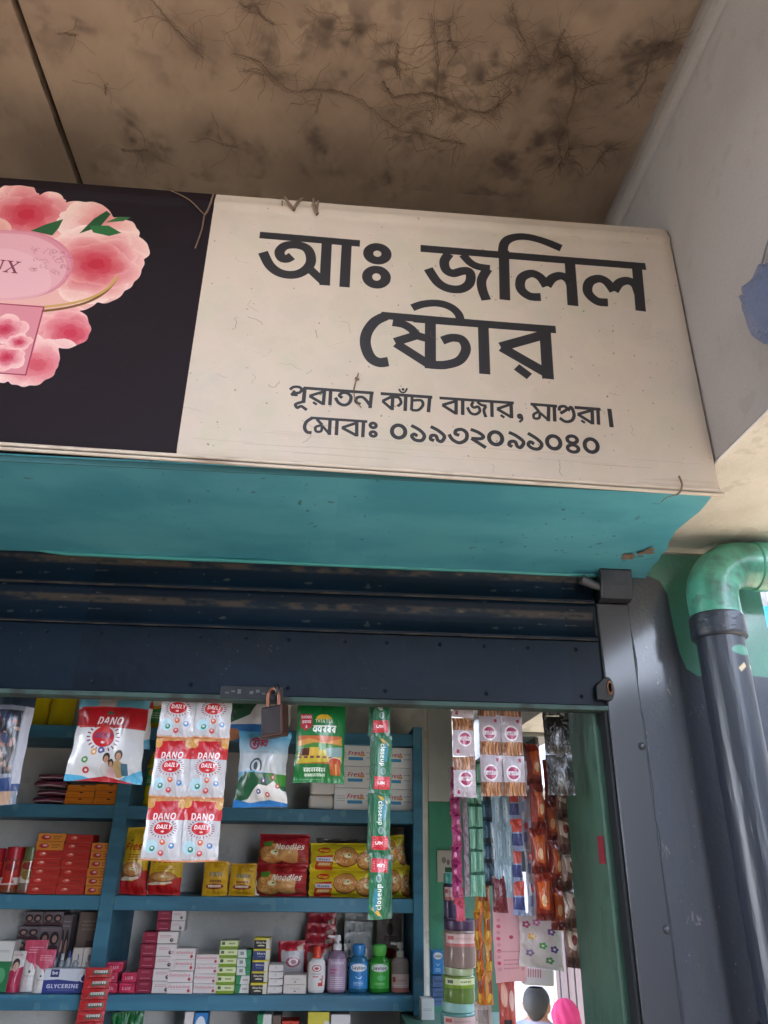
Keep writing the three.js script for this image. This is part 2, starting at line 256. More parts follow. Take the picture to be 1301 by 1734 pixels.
{
  const brown = std({ color: 0x4a3029, metalness: .55, roughness: .5, bumpMap: grain, bumpScale: .0012 }), face = std({ map: tex(128, (u, v) => mix([46, 38, 40], [34, 28, 30], fbm(u * 10, v * 10, 10, 7, 3))), metalness: .4, roughness: .5, bumpMap: lumps, bumpScale: .002 });
  const t = thing('padlock', 'brown iron padlock hanging from the hasp of the shutter', 'padlock', V(-.1, 1.802, .022));
  t.rotation.set(0, -.5, .1);
  mesh('lock_body', metric(new RoundedBoxGeometry(.047, .056, .022, 3, .004).translate(0, .03, 0)), face, t);
  mesh('side_band', metric(new RoundedBoxGeometry(.006, .058, .024, 2, .002).translate(.0235, .03, 0)), brown, t);
  mesh('base_band', metric(new RoundedBoxGeometry(.05, .006, .024, 2, .002).translate(0, .002, 0)), brown, t);
  mesh('shackle', tube([V(-.012, .055, 0), V(-.0125, .076, 0), V(-.009, .088, 0), V(0, .093, 0), V(.009, .088, 0), V(.0125, .076, 0), V(.012, .055, 0)], .0042, 40, 10), std({ color: 0x8a5a48, metalness: .7, roughness: .4 }), t);
}
// the sign writing: one stroke per line, l straight, c curved, o ring; width, then points in millimetres on the board
const WRITING = `
l17.2 -171.5,2678.2 21.7,2673.9
l19.7 -42.2,2672.8 -41.2,2563.7
l19.4 -3.7,2674 -4.1,2562.4
c19.3 -161.7,2635.3 -146.5,2604.2 -126.6,2587.2 -102.7,2584 -82.9,2593.7 -71,2613 -71.6,2635.6 -81.2,2653 -100.7,2659.1 -121.2,2654.5 -130.4,2639.5 -125.9,2624.9 -116.1,2622.1 -106.4,2630.2
l17.2 -71.4,2600.9 -41.8,2569.8
o19.6 56,2650.1 73.5,2651.7 55.7,2667.7
o19.1 55.3,2591.7 72.9,2593.2 55,2610
l18 139.9,2671.8 589.4,2665.3
c19.2 154.4,2621.3 171,2590.6 190.3,2576.7 214.2,2575.9 231.2,2588.4 236.7,2607.4 232.8,2621.2 220,2621.2 202.2,2614 189.1,2622 186.1,2642.9 195.8,2662.8
c17.2 222.6,2662.9 236.3,2644.4 251.5,2635.4 274.9,2632.8
c18.8 270.4,2631.3 257.7,2603.5 257.9,2578.4 264.3,2553.7
l20.6 304.9,2682.5 300.1,2557.1
c19.1 302.1,2673.4 307.2,2700.5 323.2,2716.9 348.8,2722.9 380.6,2716.8 421.4,2698.3
c19.2 370.3,2570 348.3,2570.4 332.7,2587.4 336.2,2614.1 355.8,2627.2 373.1,2619 383.9,2597.3
c19.4 384,2599 396.3,2618.1 414.1,2626.4 428.9,2616.3 434.5,2590.2
l21.1 435.9,2666.5 431.5,2554
c19.4 501.2,2567.3 480,2568.9 464.3,2588.8 469.6,2614 488.4,2625.3 504.4,2618.7 516.3,2596.4
c19.6 516.4,2597.6 529.7,2617.9 547.4,2625.1 561.2,2616 565.8,2592.6
l20.4 571.2,2666.6 563.9,2551.9
c20 73.4,2500.1 54.6,2486.1 40.8,2461 38.2,2434.4 47.3,2407 62.8,2395.9 80,2398.7
l16.7 66,2501.6 236.8,2497.2
l17.2 125.2,2498.7 392.9,2494
c16.3 123.3,2524 143.8,2534.2 171.2,2538.6 195.1,2531.8 210.1,2515.9 213.9,2497.1
c17.4 87,2486.9 106.4,2484.2 121.5,2474.6 133.2,2460.6 153.1,2455.1
l18.1 136.5,2463.3 91.7,2442.8
l17.9 93.4,2439.7 152.5,2398.3
l20.3 157,2494.8 155.6,2389
c18.1 154.1,2397.6 182,2398.8 208.7,2410.6 221.4,2435.7 215.1,2456.8 196.7,2460.4 178.1,2452.5
l20.1 255.8,2497.2 253.8,2384
l21.6 372.3,2495.6 369.1,2381.6
l19.9 370.3,2480.7 286,2446.5
l19.8 287.2,2445.6 373.2,2390.3
l16.5 312.8,2404 335.3,2384.7
l6.1 -66.9,2332.9 55.2,2330.5
c5.3 -89.7,2327.8 -84.5,2333.5 -74.5,2334.2 -69.7,2329.1 -73.3,2322.9 -81.2,2321.2 -87,2317.2
l4.5 -81.6,2326.5 -87,2317.2
l4.9 -87,2317.8 -76,2317.3
l6.6 -64.5,2333.7 -65.1,2302.6
c5.5 -64.7,2304.7 -72.5,2302.1 -78.5,2297.9 -74.9,2291.9 -68.4,2295.3 -58.6,2288.3
l6 -30.2,2332.4 -31.1,2300.3
l5.5 -31,2328.1 -55.5,2317.2
l5.7 -55.5,2317.2 -31.2,2302.1
l4.6 -48.8,2305.1 -42.1,2300.2
l6.1 -19.6,2332.5 -19.7,2300.8
c5.9 -10.8,2316.8 -4.9,2306.5 4.8,2302.4 13.4,2307.7 16,2319.8 9.4,2327.2 0.6,2327.2 -4,2321.5 1.2,2317
c5.6 32.8,2305.9 25.1,2310.5 26.3,2318.7 34.9,2321 42.1,2315.5 51,2302.4
l6.1 51.8,2331.8 49.5,2299.3
l6.1 67.6,2330.4 158.3,2328.5
l6.1 89,2329.4 87.8,2297.6
l5.5 87.5,2325.7 70.9,2315
l5.3 70.9,2315 87.8,2299.4
c5.3 91.4,2324.7 99.8,2323.5 103.4,2313.5 97.3,2305.9
l6.2 111.7,2329.7 110.5,2297.3
c3.3 99.7,2342.2 103.3,2335.8 109.9,2336.2 114,2344.4
o2.7 106.8,2341.5 108.1,2341.6 106.8,2343
l5.2 122.7,2328 121.6,2299.2
c5.3 121.6,2299.8 133.3,2300.5 141.5,2311.2 138.5,2320.6 123.7,2319.6
l6.2 153.9,2328.8 151,2297.2
l5.7 171,2327.9 303.2,2326.2
l6.1 200.5,2327.4 199.4,2295.6
l5.6 199.4,2323.1 175.8,2313.5
l5.7 175.8,2313.5 199.5,2297.4
l6.2 212.1,2327 211.1,2295.5
c5.3 219.9,2311.8 225.1,2300.8 234.2,2298.4 241.7,2305.4 239,2314.2 231.7,2312 227.7,2316.5 230.6,2323.9
c5.3 237.8,2324.4 244.6,2318.5 254,2317
c5.4 253,2316.3 248.9,2306.8 251.9,2293.6
l6.1 263.8,2327.3 262.8,2294.8
l6.3 298.1,2327.1 297.4,2294.3
l5.6 296.8,2322.8 272.6,2311.9
l5.8 272.6,2311.9 297.5,2296.1
l4.7 278.2,2299.7 284.6,2294.7
o6 312.4,2299.1 314.7,2299.3 312.6,2301.8
c4 315.5,2299.3 316.1,2293.1 310.6,2287.2
l5.8 333.1,2325.7 380.8,2324.3
l5.7 338.2,2324.2 347.6,2310.1
c5 347.6,2311 337.6,2304.9 338,2296.6 346.7,2298.3 348.3,2309.2
l5 348.3,2309.2 362.7,2294.5
l6.3 365.7,2324.8 362.5,2292.2
l6.3 375.6,2324.8 373.9,2292.3
c5.8 383.7,2315.1 385.9,2323.1 394.5,2324.8 398.2,2319.6 391.4,2313.7 385.3,2309.7
c6 399.4,2316.1 405.4,2323.7 408.9,2317 409.4,2304.9 403.5,2295.6 392.9,2293.4 383.4,2300
l6.2 412.2,2323.8 459.2,2322.6
l6.3 443.8,2323.7 441.3,2290.5
l5.6 442.3,2319.4 416.6,2309.9
l5.8 416.6,2309.9 441.5,2292.3
l4.7 421.7,2297.6 427.9,2292.6
l6.3 454.3,2323.2 452,2290.5
l7.7 475.3,2324.8 475,2286.6
c6 -48.1,2273.2 -57.9,2264.2 -60.2,2252.6 -55.5,2244.3 -47.9,2243.9
l5.2 -51,2273 45.6,2271.5
l5.1 -40.5,2270.8 -30.6,2259.9
c4.8 -30.6,2259.9 -41.5,2255.2 -40.3,2246.7 -32,2247.8 -31.1,2258.7
l4.7 -30.6,2258.1 -17.5,2242.4
l5.9 -17.9,2272.8 -18,2240.9
l5.9 -6,2271.8 -6.2,2241.1
l5.9 27.5,2271.5 28.2,2240.8
l5.4 26.6,2267.4 2.8,2256.5
l5.5 2.8,2256.5 28.1,2242.5
l5.9 39.2,2271.1 38.5,2240
o5.8 55.7,2264.6 60.7,2264.9 55.6,2269.2
o5.8 56.1,2247.4 61,2247.7 56,2251.9
o7 99.4,2255.1 110.8,2255.8 99.3,2267.6
c6.3 121.1,2268.6 135.6,2260.2 143.5,2249.8 139.2,2240.3 128,2240.2 122,2247.3 126.5,2251.6 131.5,2247.9
c6.4 154.7,2268.4 167.7,2261.3 178,2250.7 173.3,2240.4 166.8,2242 163.5,2250.4 156,2250.5 154.4,2243.5 160.3,2241
c6.5 186.2,2255 192,2245 203.6,2239.4 215.1,2246.1 217,2258.6 209.5,2265.7 199.3,2263.9 197.3,2256.6 204.1,2254.4
c6.4 224.2,2267.2 237.1,2262.1 245.7,2254.5 240.4,2249.6 224.8,2249.3
l6.5 224.8,2249.3 249.2,2232.4
o7.2 267,2252.1 278.4,2252.8 267.7,2264.6
c6.5 290.8,2265.4 303.7,2258.9 315.4,2247.7 309.9,2236.8 303.9,2238.4 300.9,2246.9 292.8,2247 289.9,2240.5 295.3,2237.4
c6.5 324.3,2265.7 339.1,2255.5 347,2245.3 341.7,2235.8 330.5,2235.7 323.4,2242.4 327.6,2248.5 333.7,2244.5
o7.2 368.5,2250 380.1,2250.7 369.6,2262.6
o6.6 401.7,2257.5 410.5,2258 402.4,2264.5
o6.5 401.6,2239.8 411.1,2240.4 402.2,2246.8
o7.2 434.3,2247.5 445.7,2248.2 435.7,2260.4
`;
const PX0 = -.266; // where the dark print meets the white board
{
  const t = thing('shop_sign', 'long lightbox shop sign with black lettering on white beside a rose print', 'shop sign', V(.19, 2.178, .42));
  const bottom = (x) => 2.189 - .0185 * (x + .27), top = (x) => 2.783 - .0085 * (x + .27);
  // the taut flex face: ripples, a fold near the top, edges wrapped over the frame
  const faceGeo = (x0, x1, flip) => {
    const nx = Math.ceil((x1 - x0) * 80), ny = 60, g = new THREE.PlaneGeometry(1, 1, nx, ny), p = g.attributes.position, uv = g.attributes.uv;
    for (let i = 0; i < p.count; i++) {
      const u = p.getX(i) + .5, v = p.getY(i) + .5, x = x0 + (x1 - x0) * u, y = bottom(x) + (top(x) - bottom(x)) * v;
      let z = .0035 * (fbm(x * 3 + 20, y * 5, 64, 121, 3) - .5);
      z += -.006 * sm(.955, 1, v) + .0028 * Math.exp(-(((v - .952) / .011) ** 2)) * (.5 + fbm(x * 4 + 20, 3, 64, 125, 2)) - .0022 * Math.exp(-(((v - .925) / .012) ** 2));
      z -= .004 * sm(.012, 0, v) + .005 * sm(.645, .655, x);
      const c = Math.hypot((x - .604) / .012, (y - 2.225) / .016); z += .004 * Math.exp(-c * c) * (x > .604 ? 1 : -1);
      p.setXYZ(i, x - .19, y - 2.178, z); uv.setXY(i, u, v);
    }
    g.computeVertexNormals(); return g;
  };
  const W = 2048, H = 1344, x0 = PX0, x1 = .652;
  const white = paint(W, H, (g) => {
    const X = (x) => (x - x0) / (x1 - x0) * W, Yf = (x, y) => (1 - (y - bottom(x)) / (top(x) - bottom(x))) * H, k = W / (x1 - x0) / 1000, r = rng(77);
    g.fillStyle = '#cfc0ae'; g.fillRect(0, 0, W, H);
    for (let i = 0; i < 500; i++) { g.fillStyle = `rgba(${134 + r() * 60},${126 + r() * 50},${118 + r() * 50},.03)`; g.beginPath(); g.ellipse(r() * W, r() * H, 20 + r() * 120, 14 + r() * 70, r() * 3, 0, 7); g.fill(); }
    g.strokeStyle = g.fillStyle = '#232225'; g.lineCap = 'butt'; g.lineJoin = 'round';
    for (const row of WRITING.trim().split('\n')) {
      const [h, ...q] = row.trim().split(' '), kind = h[0], w = +h.slice(1) * k, P = q.map((s) => s.split(',').map((n) => n / 1000)).map(([x, y]) => [X(x), Yf(x, y)]);
      g.lineWidth = w; g.beginPath();
      if (kind === 'o') { const rx = Math.hypot(P[1][0] - P[0][0], P[1][1] - P[0][1]), ry = Math.hypot(P[2][0] - P[0][0], P[2][1] - P[0][1]); g.ellipse(P[0][0], P[0][1], rx, ry, .05, 0, 6.2832); g.stroke(); continue; }
      g.moveTo(...P[0]);
      if (kind === 'l') g.lineTo(...P[1]);
      else for (let i = 0; i < P.length - 1; i++) { const a = P[Math.max(0, i - 1)], b = P[i], c = P[i + 1], d = P[Math.min(P.length - 1, i + 2)]; g.bezierCurveTo(b[0] + (c[0] - a[0]) / 6, b[1] + (c[1] - a[1]) / 6, c[0] - (d[0] - b[0]) / 6, c[1] - (d[1] - b[1]) / 6, c[0], c[1]); }
      g.stroke();
    }
    // specks, scuffs and dead-insect marks
    for (let i = 0; i < 420; i++) { const s = r() ** 3; g.fillStyle = `rgba(${70 + r() * 50},${55 + r() * 40},${45 + r() * 30},${.2 + .4 * r()})`; g.beginPath(); g.ellipse(r() * W, r() * H, 1 + s * 5, 1 + s * 3, r() * 3, 0, 7); g.fill(); }
    for (let i = 0; i < 36; i++) { let x = r() * W, y = r() * H; if (i > 20) { x = W * (.05 + .25 * r()); y = H * (.45 + .5 * r()); } if (i > 32) { x = W * (.72 + .26 * r()); y = H * (.05 + .2 * r()); } g.strokeStyle = `rgba(${90 + r() * 40},${76 + r() * 30},${66 + r() * 20},${.2 + .4 * r()})`; g.lineWidth = 1 + r() * 2; g.beginPath(); g.moveTo(x, y); let a = r() * 6.3; const n = 3 + r() * 6; for (let j = 0; j < n; j++) { a += (r() - .5) * 1.6; x += Math.cos(a) * 12; y += Math.sin(a) * 8; g.lineTo(x, y); } g.stroke(); }
    for (let i = 0; i < 26; i++) { const y = H * (.9 + .09 * r()), x = r() * W; g.strokeStyle = 'rgba(150,128,108,.3)'; g.lineWidth = 1 + r() * 2; g.beginPath(); g.moveTo(x, y); g.lineTo(x + 80 + r() * 300, y + 4 * (r() - .5)); g.stroke(); }
  });
  mesh('banner', faceGeo(PX0, .652), phy({ map: white, roughness: .5, bumpMap: grain, bumpScale: .0003, clearcoat: .1, clearcoatRoughness: .4 }), t);
  const rose = paint(1024, 1024, (g, W, H) => {
    const x0 = -.90, sx = W / (PX0 - x0), X = (x) => (x / 1000 - x0) * sx, Y = (x, y) => (1 - (y / 1000 - bottom(x / 1000)) / (top(x / 1000) - bottom(x / 1000))) * H, r = rng(21);
    g.fillStyle = '#190f16'; g.fillRect(0, 0, W, H);
    for (let i = 0; i < 90; i++) { g.fillStyle = 'rgba(36,26,34,.12)'; g.beginPath(); g.ellipse(r() * W, r() * H, 10 + r() * 80, 6 + r() * 40, r(), 0, 7); g.fill(); }
    const poly = (s, f, soft) => { g.beginPath(); if (soft) { const q = s.trim().split(/\s+/).map((e) => e.split(',').map(Number)).map(([x, y]) => [X(x), Y(x, y)]), o = []; q.forEach((a, i) => { const b = q[(i + 1) % q.length], n = Math.max(2, Math.round(Math.hypot(b[0] - a[0], b[1] - a[1]) / 14)); for (let j = 0; j < n; j++) { const k = j / n, w = 9 * Math.sin(Math.PI * k) + 4 * (r() - .5), L = Math.hypot(b[0] - a[0], b[1] - a[1]) || 1; o.push([a[0] + (b[0] - a[0]) * k + (b[1] - a[1]) / L * w, a[1] + (b[1] - a[1]) * k - (b[0] - a[0]) / L * w]); } }); o.forEach((a, i) => { const b = o[(i + 1) % o.length]; g.quadraticCurveTo(a[0], a[1], (a[0] + b[0]) / 2, (a[1] + b[1]) / 2); }); } else s.trim().split(/\s+/).forEach((q, i) => { const [x, y] = q.split(',').map(Number); g[i ? 'lineTo' : 'moveTo'](X(x), Y(x, y)); }); g.closePath(); g.fillStyle = f; g.fill(); };
    g.save();
    poly('-900,2760 -760,2770 -673,2750 -654,2756 -620,2759 -604,2747 -598,2740 -571,2750 -551,2736 -546,2726 -509,2732 -478,2728 -450,2696 -424,2693 -404,2674 -396,2654 -371,2622 -380,2599 -379,2575 -388,2544 -401,2522 -419,2497 -444,2493 -472,2471 -451,2444 -447,2420 -458,2398 -493,2388 -487,2340 -501,2319 -523,2308 -543,2307 -560,2315 -573,2310 -700,2300 -900,2320', '#e4b0a6', true);
    g.clip();
    const flower = (cx, cy, R0, n, c0, c1) => { // a printed rose: rings of overlapping petals, pale rims over deeper throats
      const Rp = R0 * sx / 1000, X0 = X(cx), Y0 = Y(cx, cy), ph = []; for (let l = 0; l < n; l++) ph.push(r() * 6.3);
      for (let y = -Rp; y <= Rp; y += 1.5) for (let x = -Rp; x <= Rp; x += 1.5) {
        const q = Math.hypot(x, y * 1.12) / Rp, th = Math.atan2(y, x); let got = null;
        for (let l = n - 1; l >= 0; l--) { const m = 5 - (l > n - 3 ? 2 : 0), k = 1 - l / n, wob = fbm(th * 2 + ph[l] + 9, l + .5, 64, 40 + l, 2) - .5, B = k * (.80 + .2 * Math.pow(Math.abs(Math.cos(m / 2 * (th - ph[l]))), .6) + .34 * wob); if (q < B) { got = [l, q / B, B]; break; } }
        if (!got) continue;
        const [l, t] = got, dpt = l / (n - 1), inner = Math.max(0, 1 - 1 / n * 1), rim = sm(.9, .99, t), base = mix(c0, c1, Math.min(1, Math.pow(dpt, 1.4) * 1.1)), sh = sm(1 - 1.6 / (n - l), 1, t), grain = .96 + .08 * hash(x | 0, y | 0, 3);
        let k = mix(mix(base, mix(c1, [170, 40, 60], .3), .12 + .5 * dpt), base, sh); k = mix(k, [250, 228, 216], .22 * rim * (1 - dpt * .6) + .3 * Math.max(0, Math.sin(th * 2 + ph[l])) * (1 - dpt));
        g.fillStyle = `rgb(${k.map((v) => Math.min(255, v * grain) | 0)})`; g.fillRect(X0 + x, Y0 + y, 2, 2);
      }
    };
    flower(-610, 2690, 120, 7, [240, 200, 188], [190, 44, 62]); flower(-470, 2690, 85, 4, [240, 208, 194], [222, 140, 134]); flower(-462, 2580, 115, 7, [240, 202, 190], [188, 42, 60]); flower(-760, 2640, 130, 6, [226, 168, 152], [196, 66, 76]);
    flower(-478, 2420, 75, 6, [238, 178, 176], [196, 56, 78]); flower(-520, 2350, 80, 5, [240, 200, 194], [208, 90, 104]); flower(-640, 2330, 80, 5, [240, 200, 194], [208, 90, 104]);
    g.restore();
    poly('-594,2650 -570,2668 -541,2684 -545,2660 -553,2642', '#2c5a34'); poly('-505,2651 -485,2690 -465,2713 -456,2705 -470,2672', '#24502e'); poly('-463,2683 -440,2700 -417,2701 -430,2690', '#34683c'); poly('-490,2672 -455,2676 -429,2660 -450,2650 -480,2656', '#2e6a3a');
    g.lineWidth = 9; for (const o of [0, 9]) { g.strokeStyle = o ? '#c8a060' : '#7a5426'; g.beginPath(); g.moveTo(X(-538), Y(-538, 2464 + o)); g.bezierCurveTo(X(-490), Y(-490, 2474 + o), X(-430), Y(-430, 2490 + o), X(-420), Y(-420, 2554)); g.stroke(); }
    const soap = (dx, dy, f) => { g.fillStyle = f; g.beginPath(); g.moveTo(X(-900), Y(-900, 2610 + dy)); g.bezierCurveTo(X(-760), Y(-760, 2640 + dy), X(-640), Y(-640, 2650 + dy), X(-590 + dx), Y(-590, 2648 + dy)); g.bezierCurveTo(X(-535 + dx), Y(-535, 2640 + dy), X(-498 + dx), Y(-498, 2600 + dy), X(-502 + dx), Y(-502, 2560 + dy)); g.bezierCurveTo(X(-508 + dx), Y(-508, 2500), X(-560), Y(-560, 2484), X(-640), Y(-640, 2480)); g.lineTo(X(-900), Y(-900, 2480)); g.closePath(); g.fill(); }; soap(0, 0, '#cf8290'); soap(-4, -2, '#d68f9a'); g.save(); g.globalAlpha = .9; g.translate(0, -10); soap(-10, -14, '#e0aab0'); g.restore(); g.save(); g.globalAlpha = .5; soap(-30, -46, '#e8bcc0'); g.restore();
    g.strokeStyle = 'rgba(140,70,84,.4)'; g.lineWidth = 2; for (let i = 0; i < 40; i++) { const x = -580 + r() * 75, y = 2560 + r() * 60 - (x + 580) * .3; g.beginPath(); g.arc(X(x), Y(x, y), 6, r() * 3, r() * 3 + 4); g.stroke(); }
    g.save(); g.translate(X(-618), Y(-618, 2547)); g.rotate(.05); g.fillStyle = '#7a3a48'; g.font = '68px serif'; g.textAlign = 'center'; g.fillText('LUX', -30, 0); g.restore();
    poly('-900,2476 -611,2476 -536,2476 -532,2330 -577,2327 -900,2330', '#d78c96'); g.strokeStyle = '#9a3c50'; g.lineWidth = 4; g.strokeRect(X(-900), Y(-700, 2476), X(-534) - X(-900), Y(-600, 2330) - Y(-600, 2476));
    for (const [x, y, q] of [[-590, 2420, 40], [-574, 2362, 34], [-628, 2385, 34], [-650, 2440, 38], [-668, 2350, 34], [-560, 2395, 22]]) flower(x, y, q, 6, [238, 186, 184], [192, 48, 76]);
    for (const [x, y] of []) for (let k = 5; k > 0; k--) { g.fillStyle = `rgb(${mix([190, 50, 80], [226, 150, 156], k / 5).map((v) => v | 0)})`; g.beginPath(); g.ellipse(X(x) + (r() - .5) * 4, Y(x, y) + (r() - .5) * 4, k * 7.5, k * 6.5, r(), 0, 7); g.fill(); }
    for (let i = 0; i < 160; i++) { g.fillStyle = `rgba(150,140,130,${.1 + .3 * r()})`; g.fillRect(r() * W, r() * H, 1 + r() * 3, 1 + r() * 2); }
  });
  const dark = phy({ map: rose, roughness: .62, specularIntensity: .5, bumpMap: grain, bumpScale: .0003 });
  const pn = mesh('rose_print', faceGeo(-.90, PX0 - .001), dark, t); pn.userData.label = 'dark printed half with pink roses and a soap bar';
  mesh('frame_box', box(-1.7 - .19, .650 - .19, .012, .585, -.4, -.012), std({ color: 0x3a3634, roughness: .8 }), t);
  mesh('rose_print', box(-1.7 - .19, -.901 - .19, .012, .6, -.01, .0), std({ color: 0x1d171d, roughness: .5 }), t);
  // narrow trim under the face, with a gap line, and its loose corner at the right
  const trim = std({ map: tex(256, (u, v) => mix([214, 200, 182], [150, 128, 108], .7 * sm(.55, .75, fbm(u * 10, v * 50, 50, 131, 3)))), roughness: .5 });
  for (const [dy, dz, rr] of [[-.003, .003, .0035], [-.0115, .004, .003]]) { const pts = []; for (let i = 0; i <= 40; i++) { const x = -1.7 + (.655 + 1.7) * i / 40; pts.push(V(x - .19, bottom(x) - 2.178 + dy, dz)); } mesh('bottom_trim', metric(tube(pts, rr, 80, 6)), trim, t); }
}
// ---------- shelf unit and the goods standing on it ----------
const TOP = [1.962, 1.727, 1.48, 1.233, .985], YPX = [1226, 1366, 1518, 1686, 1850];
{
  const blue = std({ map: tex(512, (u, v) => mix(mix([60, 122, 148], [46, 102, 126], sm(.35, .7, fbm(u * 3, v * 24, 24, 141, 4))), [96, 140, 150], .5 * sm(.74, .8, fbm(u * 30, v * 30, 30, 143, 2)))), bumpMap: lumps, bumpScale: .001, roughness: .48 });
  M.shelf = blue;
  const t = thing('shelf_unit', 'blue painted wooden shelf unit along the back of the shop', 'shelf', V(-.3, 0, -1.14));
  const L = (x0, x1, y0, y1, z0, z1) => box(x0 + .3, x1 + .3, y0, y1, z0 + 1.14, z1 + 1.14, .002);
  for (const y of TOP) for (const [a, b] of [[-1.5, -.641], [-.599, .284]]) mesh('shelf_board', L(a, b, y - .038, y, -1.29, -1.002), blue, t);
  mesh('upright', L(.284, .315, .02, 1.985, -1.29, -1), blue, t); mesh('upright', L(-.641, -.599, .02, 1.962, -1.29, -1), blue, t); mesh('upright', L(-1.54, -1.5, .02, 1.962, -1.29, -1), blue, t);
}
// -- prints --
const TXT = (g, s, x, y, px, c, f = 'bold', rot = 0, fam = 'sans-serif') => { g.save(); g.translate(x, y); g.rotate(rot); g.fillStyle = c; g.font = `${f} ${px}px ${fam}`; g.textAlign = 'center'; g.textBaseline = 'middle'; g.fillText(s, 0, 0); g.restore(); };
const R = (g, c, x, y, w, h) => { g.fillStyle = c; g.fillRect(x, y, w, h); };
const EL = (g, c, x, y, a, b, rot = 0) => { g.fillStyle = c; g.beginPath(); g.ellipse(x, y, a, b, rot, 0, 7); g.fill(); };
const PG = (g, c, ...p) => { g.fillStyle = c; g.beginPath(); for (let i = 0; i < p.length; i += 2) g[i ? 'lineTo' : 'moveTo'](p[i], p[i + 1]); g.closePath(); g.fill(); };
const LN = (g, c, x, y, w, n, dy = 9, lw = 3) => { const r = rng(x * 7 + y + n); g.fillStyle = c; for (let i = 0; i < n; i++) { let a = x; while (a < x + w) { const l = 4 + r() * 12; g.fillRect(a, y + i * dy, Math.min(l, x + w - a), lw); a += l + 3; } } };
const BN = (g, c, x, y, w, h, lw = 4) => { const r = rng(x + y * 3); g.strokeStyle = c; g.lineWidth = lw; g.beginPath(); g.moveTo(x, y); g.lineTo(x + w, y); const n = Math.max(2, Math.round(w / h * 1.3)); for (let i = 0; i < n; i++) { const a = x + (i + .5) * w / n, b = w / n * .45; g.moveTo(a + b * .5, y); g.lineTo(a + b * .5, y + h); if (r() < .7) { g.moveTo(a + b * .4, y + h * .2); g.lineTo(a - b * .6, y + h * .55); g.lineTo(a + b * .4, y + h * .9); } else { g.moveTo(a, y + h * .5); g.arc(a - b * .2, y + h * .5, h * .28, 0, 5); } } g.stroke(); };
const foodBowl = (g, x, y, a, b, seed, warm = '#c98a4a') => { const r = rng(seed); EL(g, '#7a3e1c', x, y + 4, a, b); EL(g, warm, x, y, a * .94, b * .9); for (let i = 0; i < 70; i++) { const t = r() * 6.3, k = Math.sqrt(r()); g.strokeStyle = ['#e8c070', '#f0d8a0', '#b86c30', '#d89a50'][r() * 4 | 0]; g.lineWidth = 3; g.beginPath(); g.arc(x + Math.cos(t) * a * .7 * k, y + Math.sin(t) * b * .65 * k, 4 + r() * 9, r() * 6, r() * 6 + 2); g.stroke(); } EL(g, '#efe2b8', x + a * .1, y - b * .1, a * .28, b * .25); EL(g, '#4a7a2a', x + a * .2, y - b * .15, a * .1, b * .08); };
const crumple = tex(256, (u, v) => { const a = Math.abs(fbm(u * 4, v * 4, 4, 171, 3) - .5), b = Math.abs(fbm(u * 9, v * 7, 9, 173, 3) - .5); return 255 * Math.min(1, 1.6 * a + 1.1 * b); }, false);
const carton = (map, o = {}) => std({ map, roughness: .42, ...o }), film = (map, o = {}) => phy({ map, roughness: .3, clearcoat: .5, clearcoatRoughness: .18, bumpMap: crumple, bumpScale: .0028, ...o });
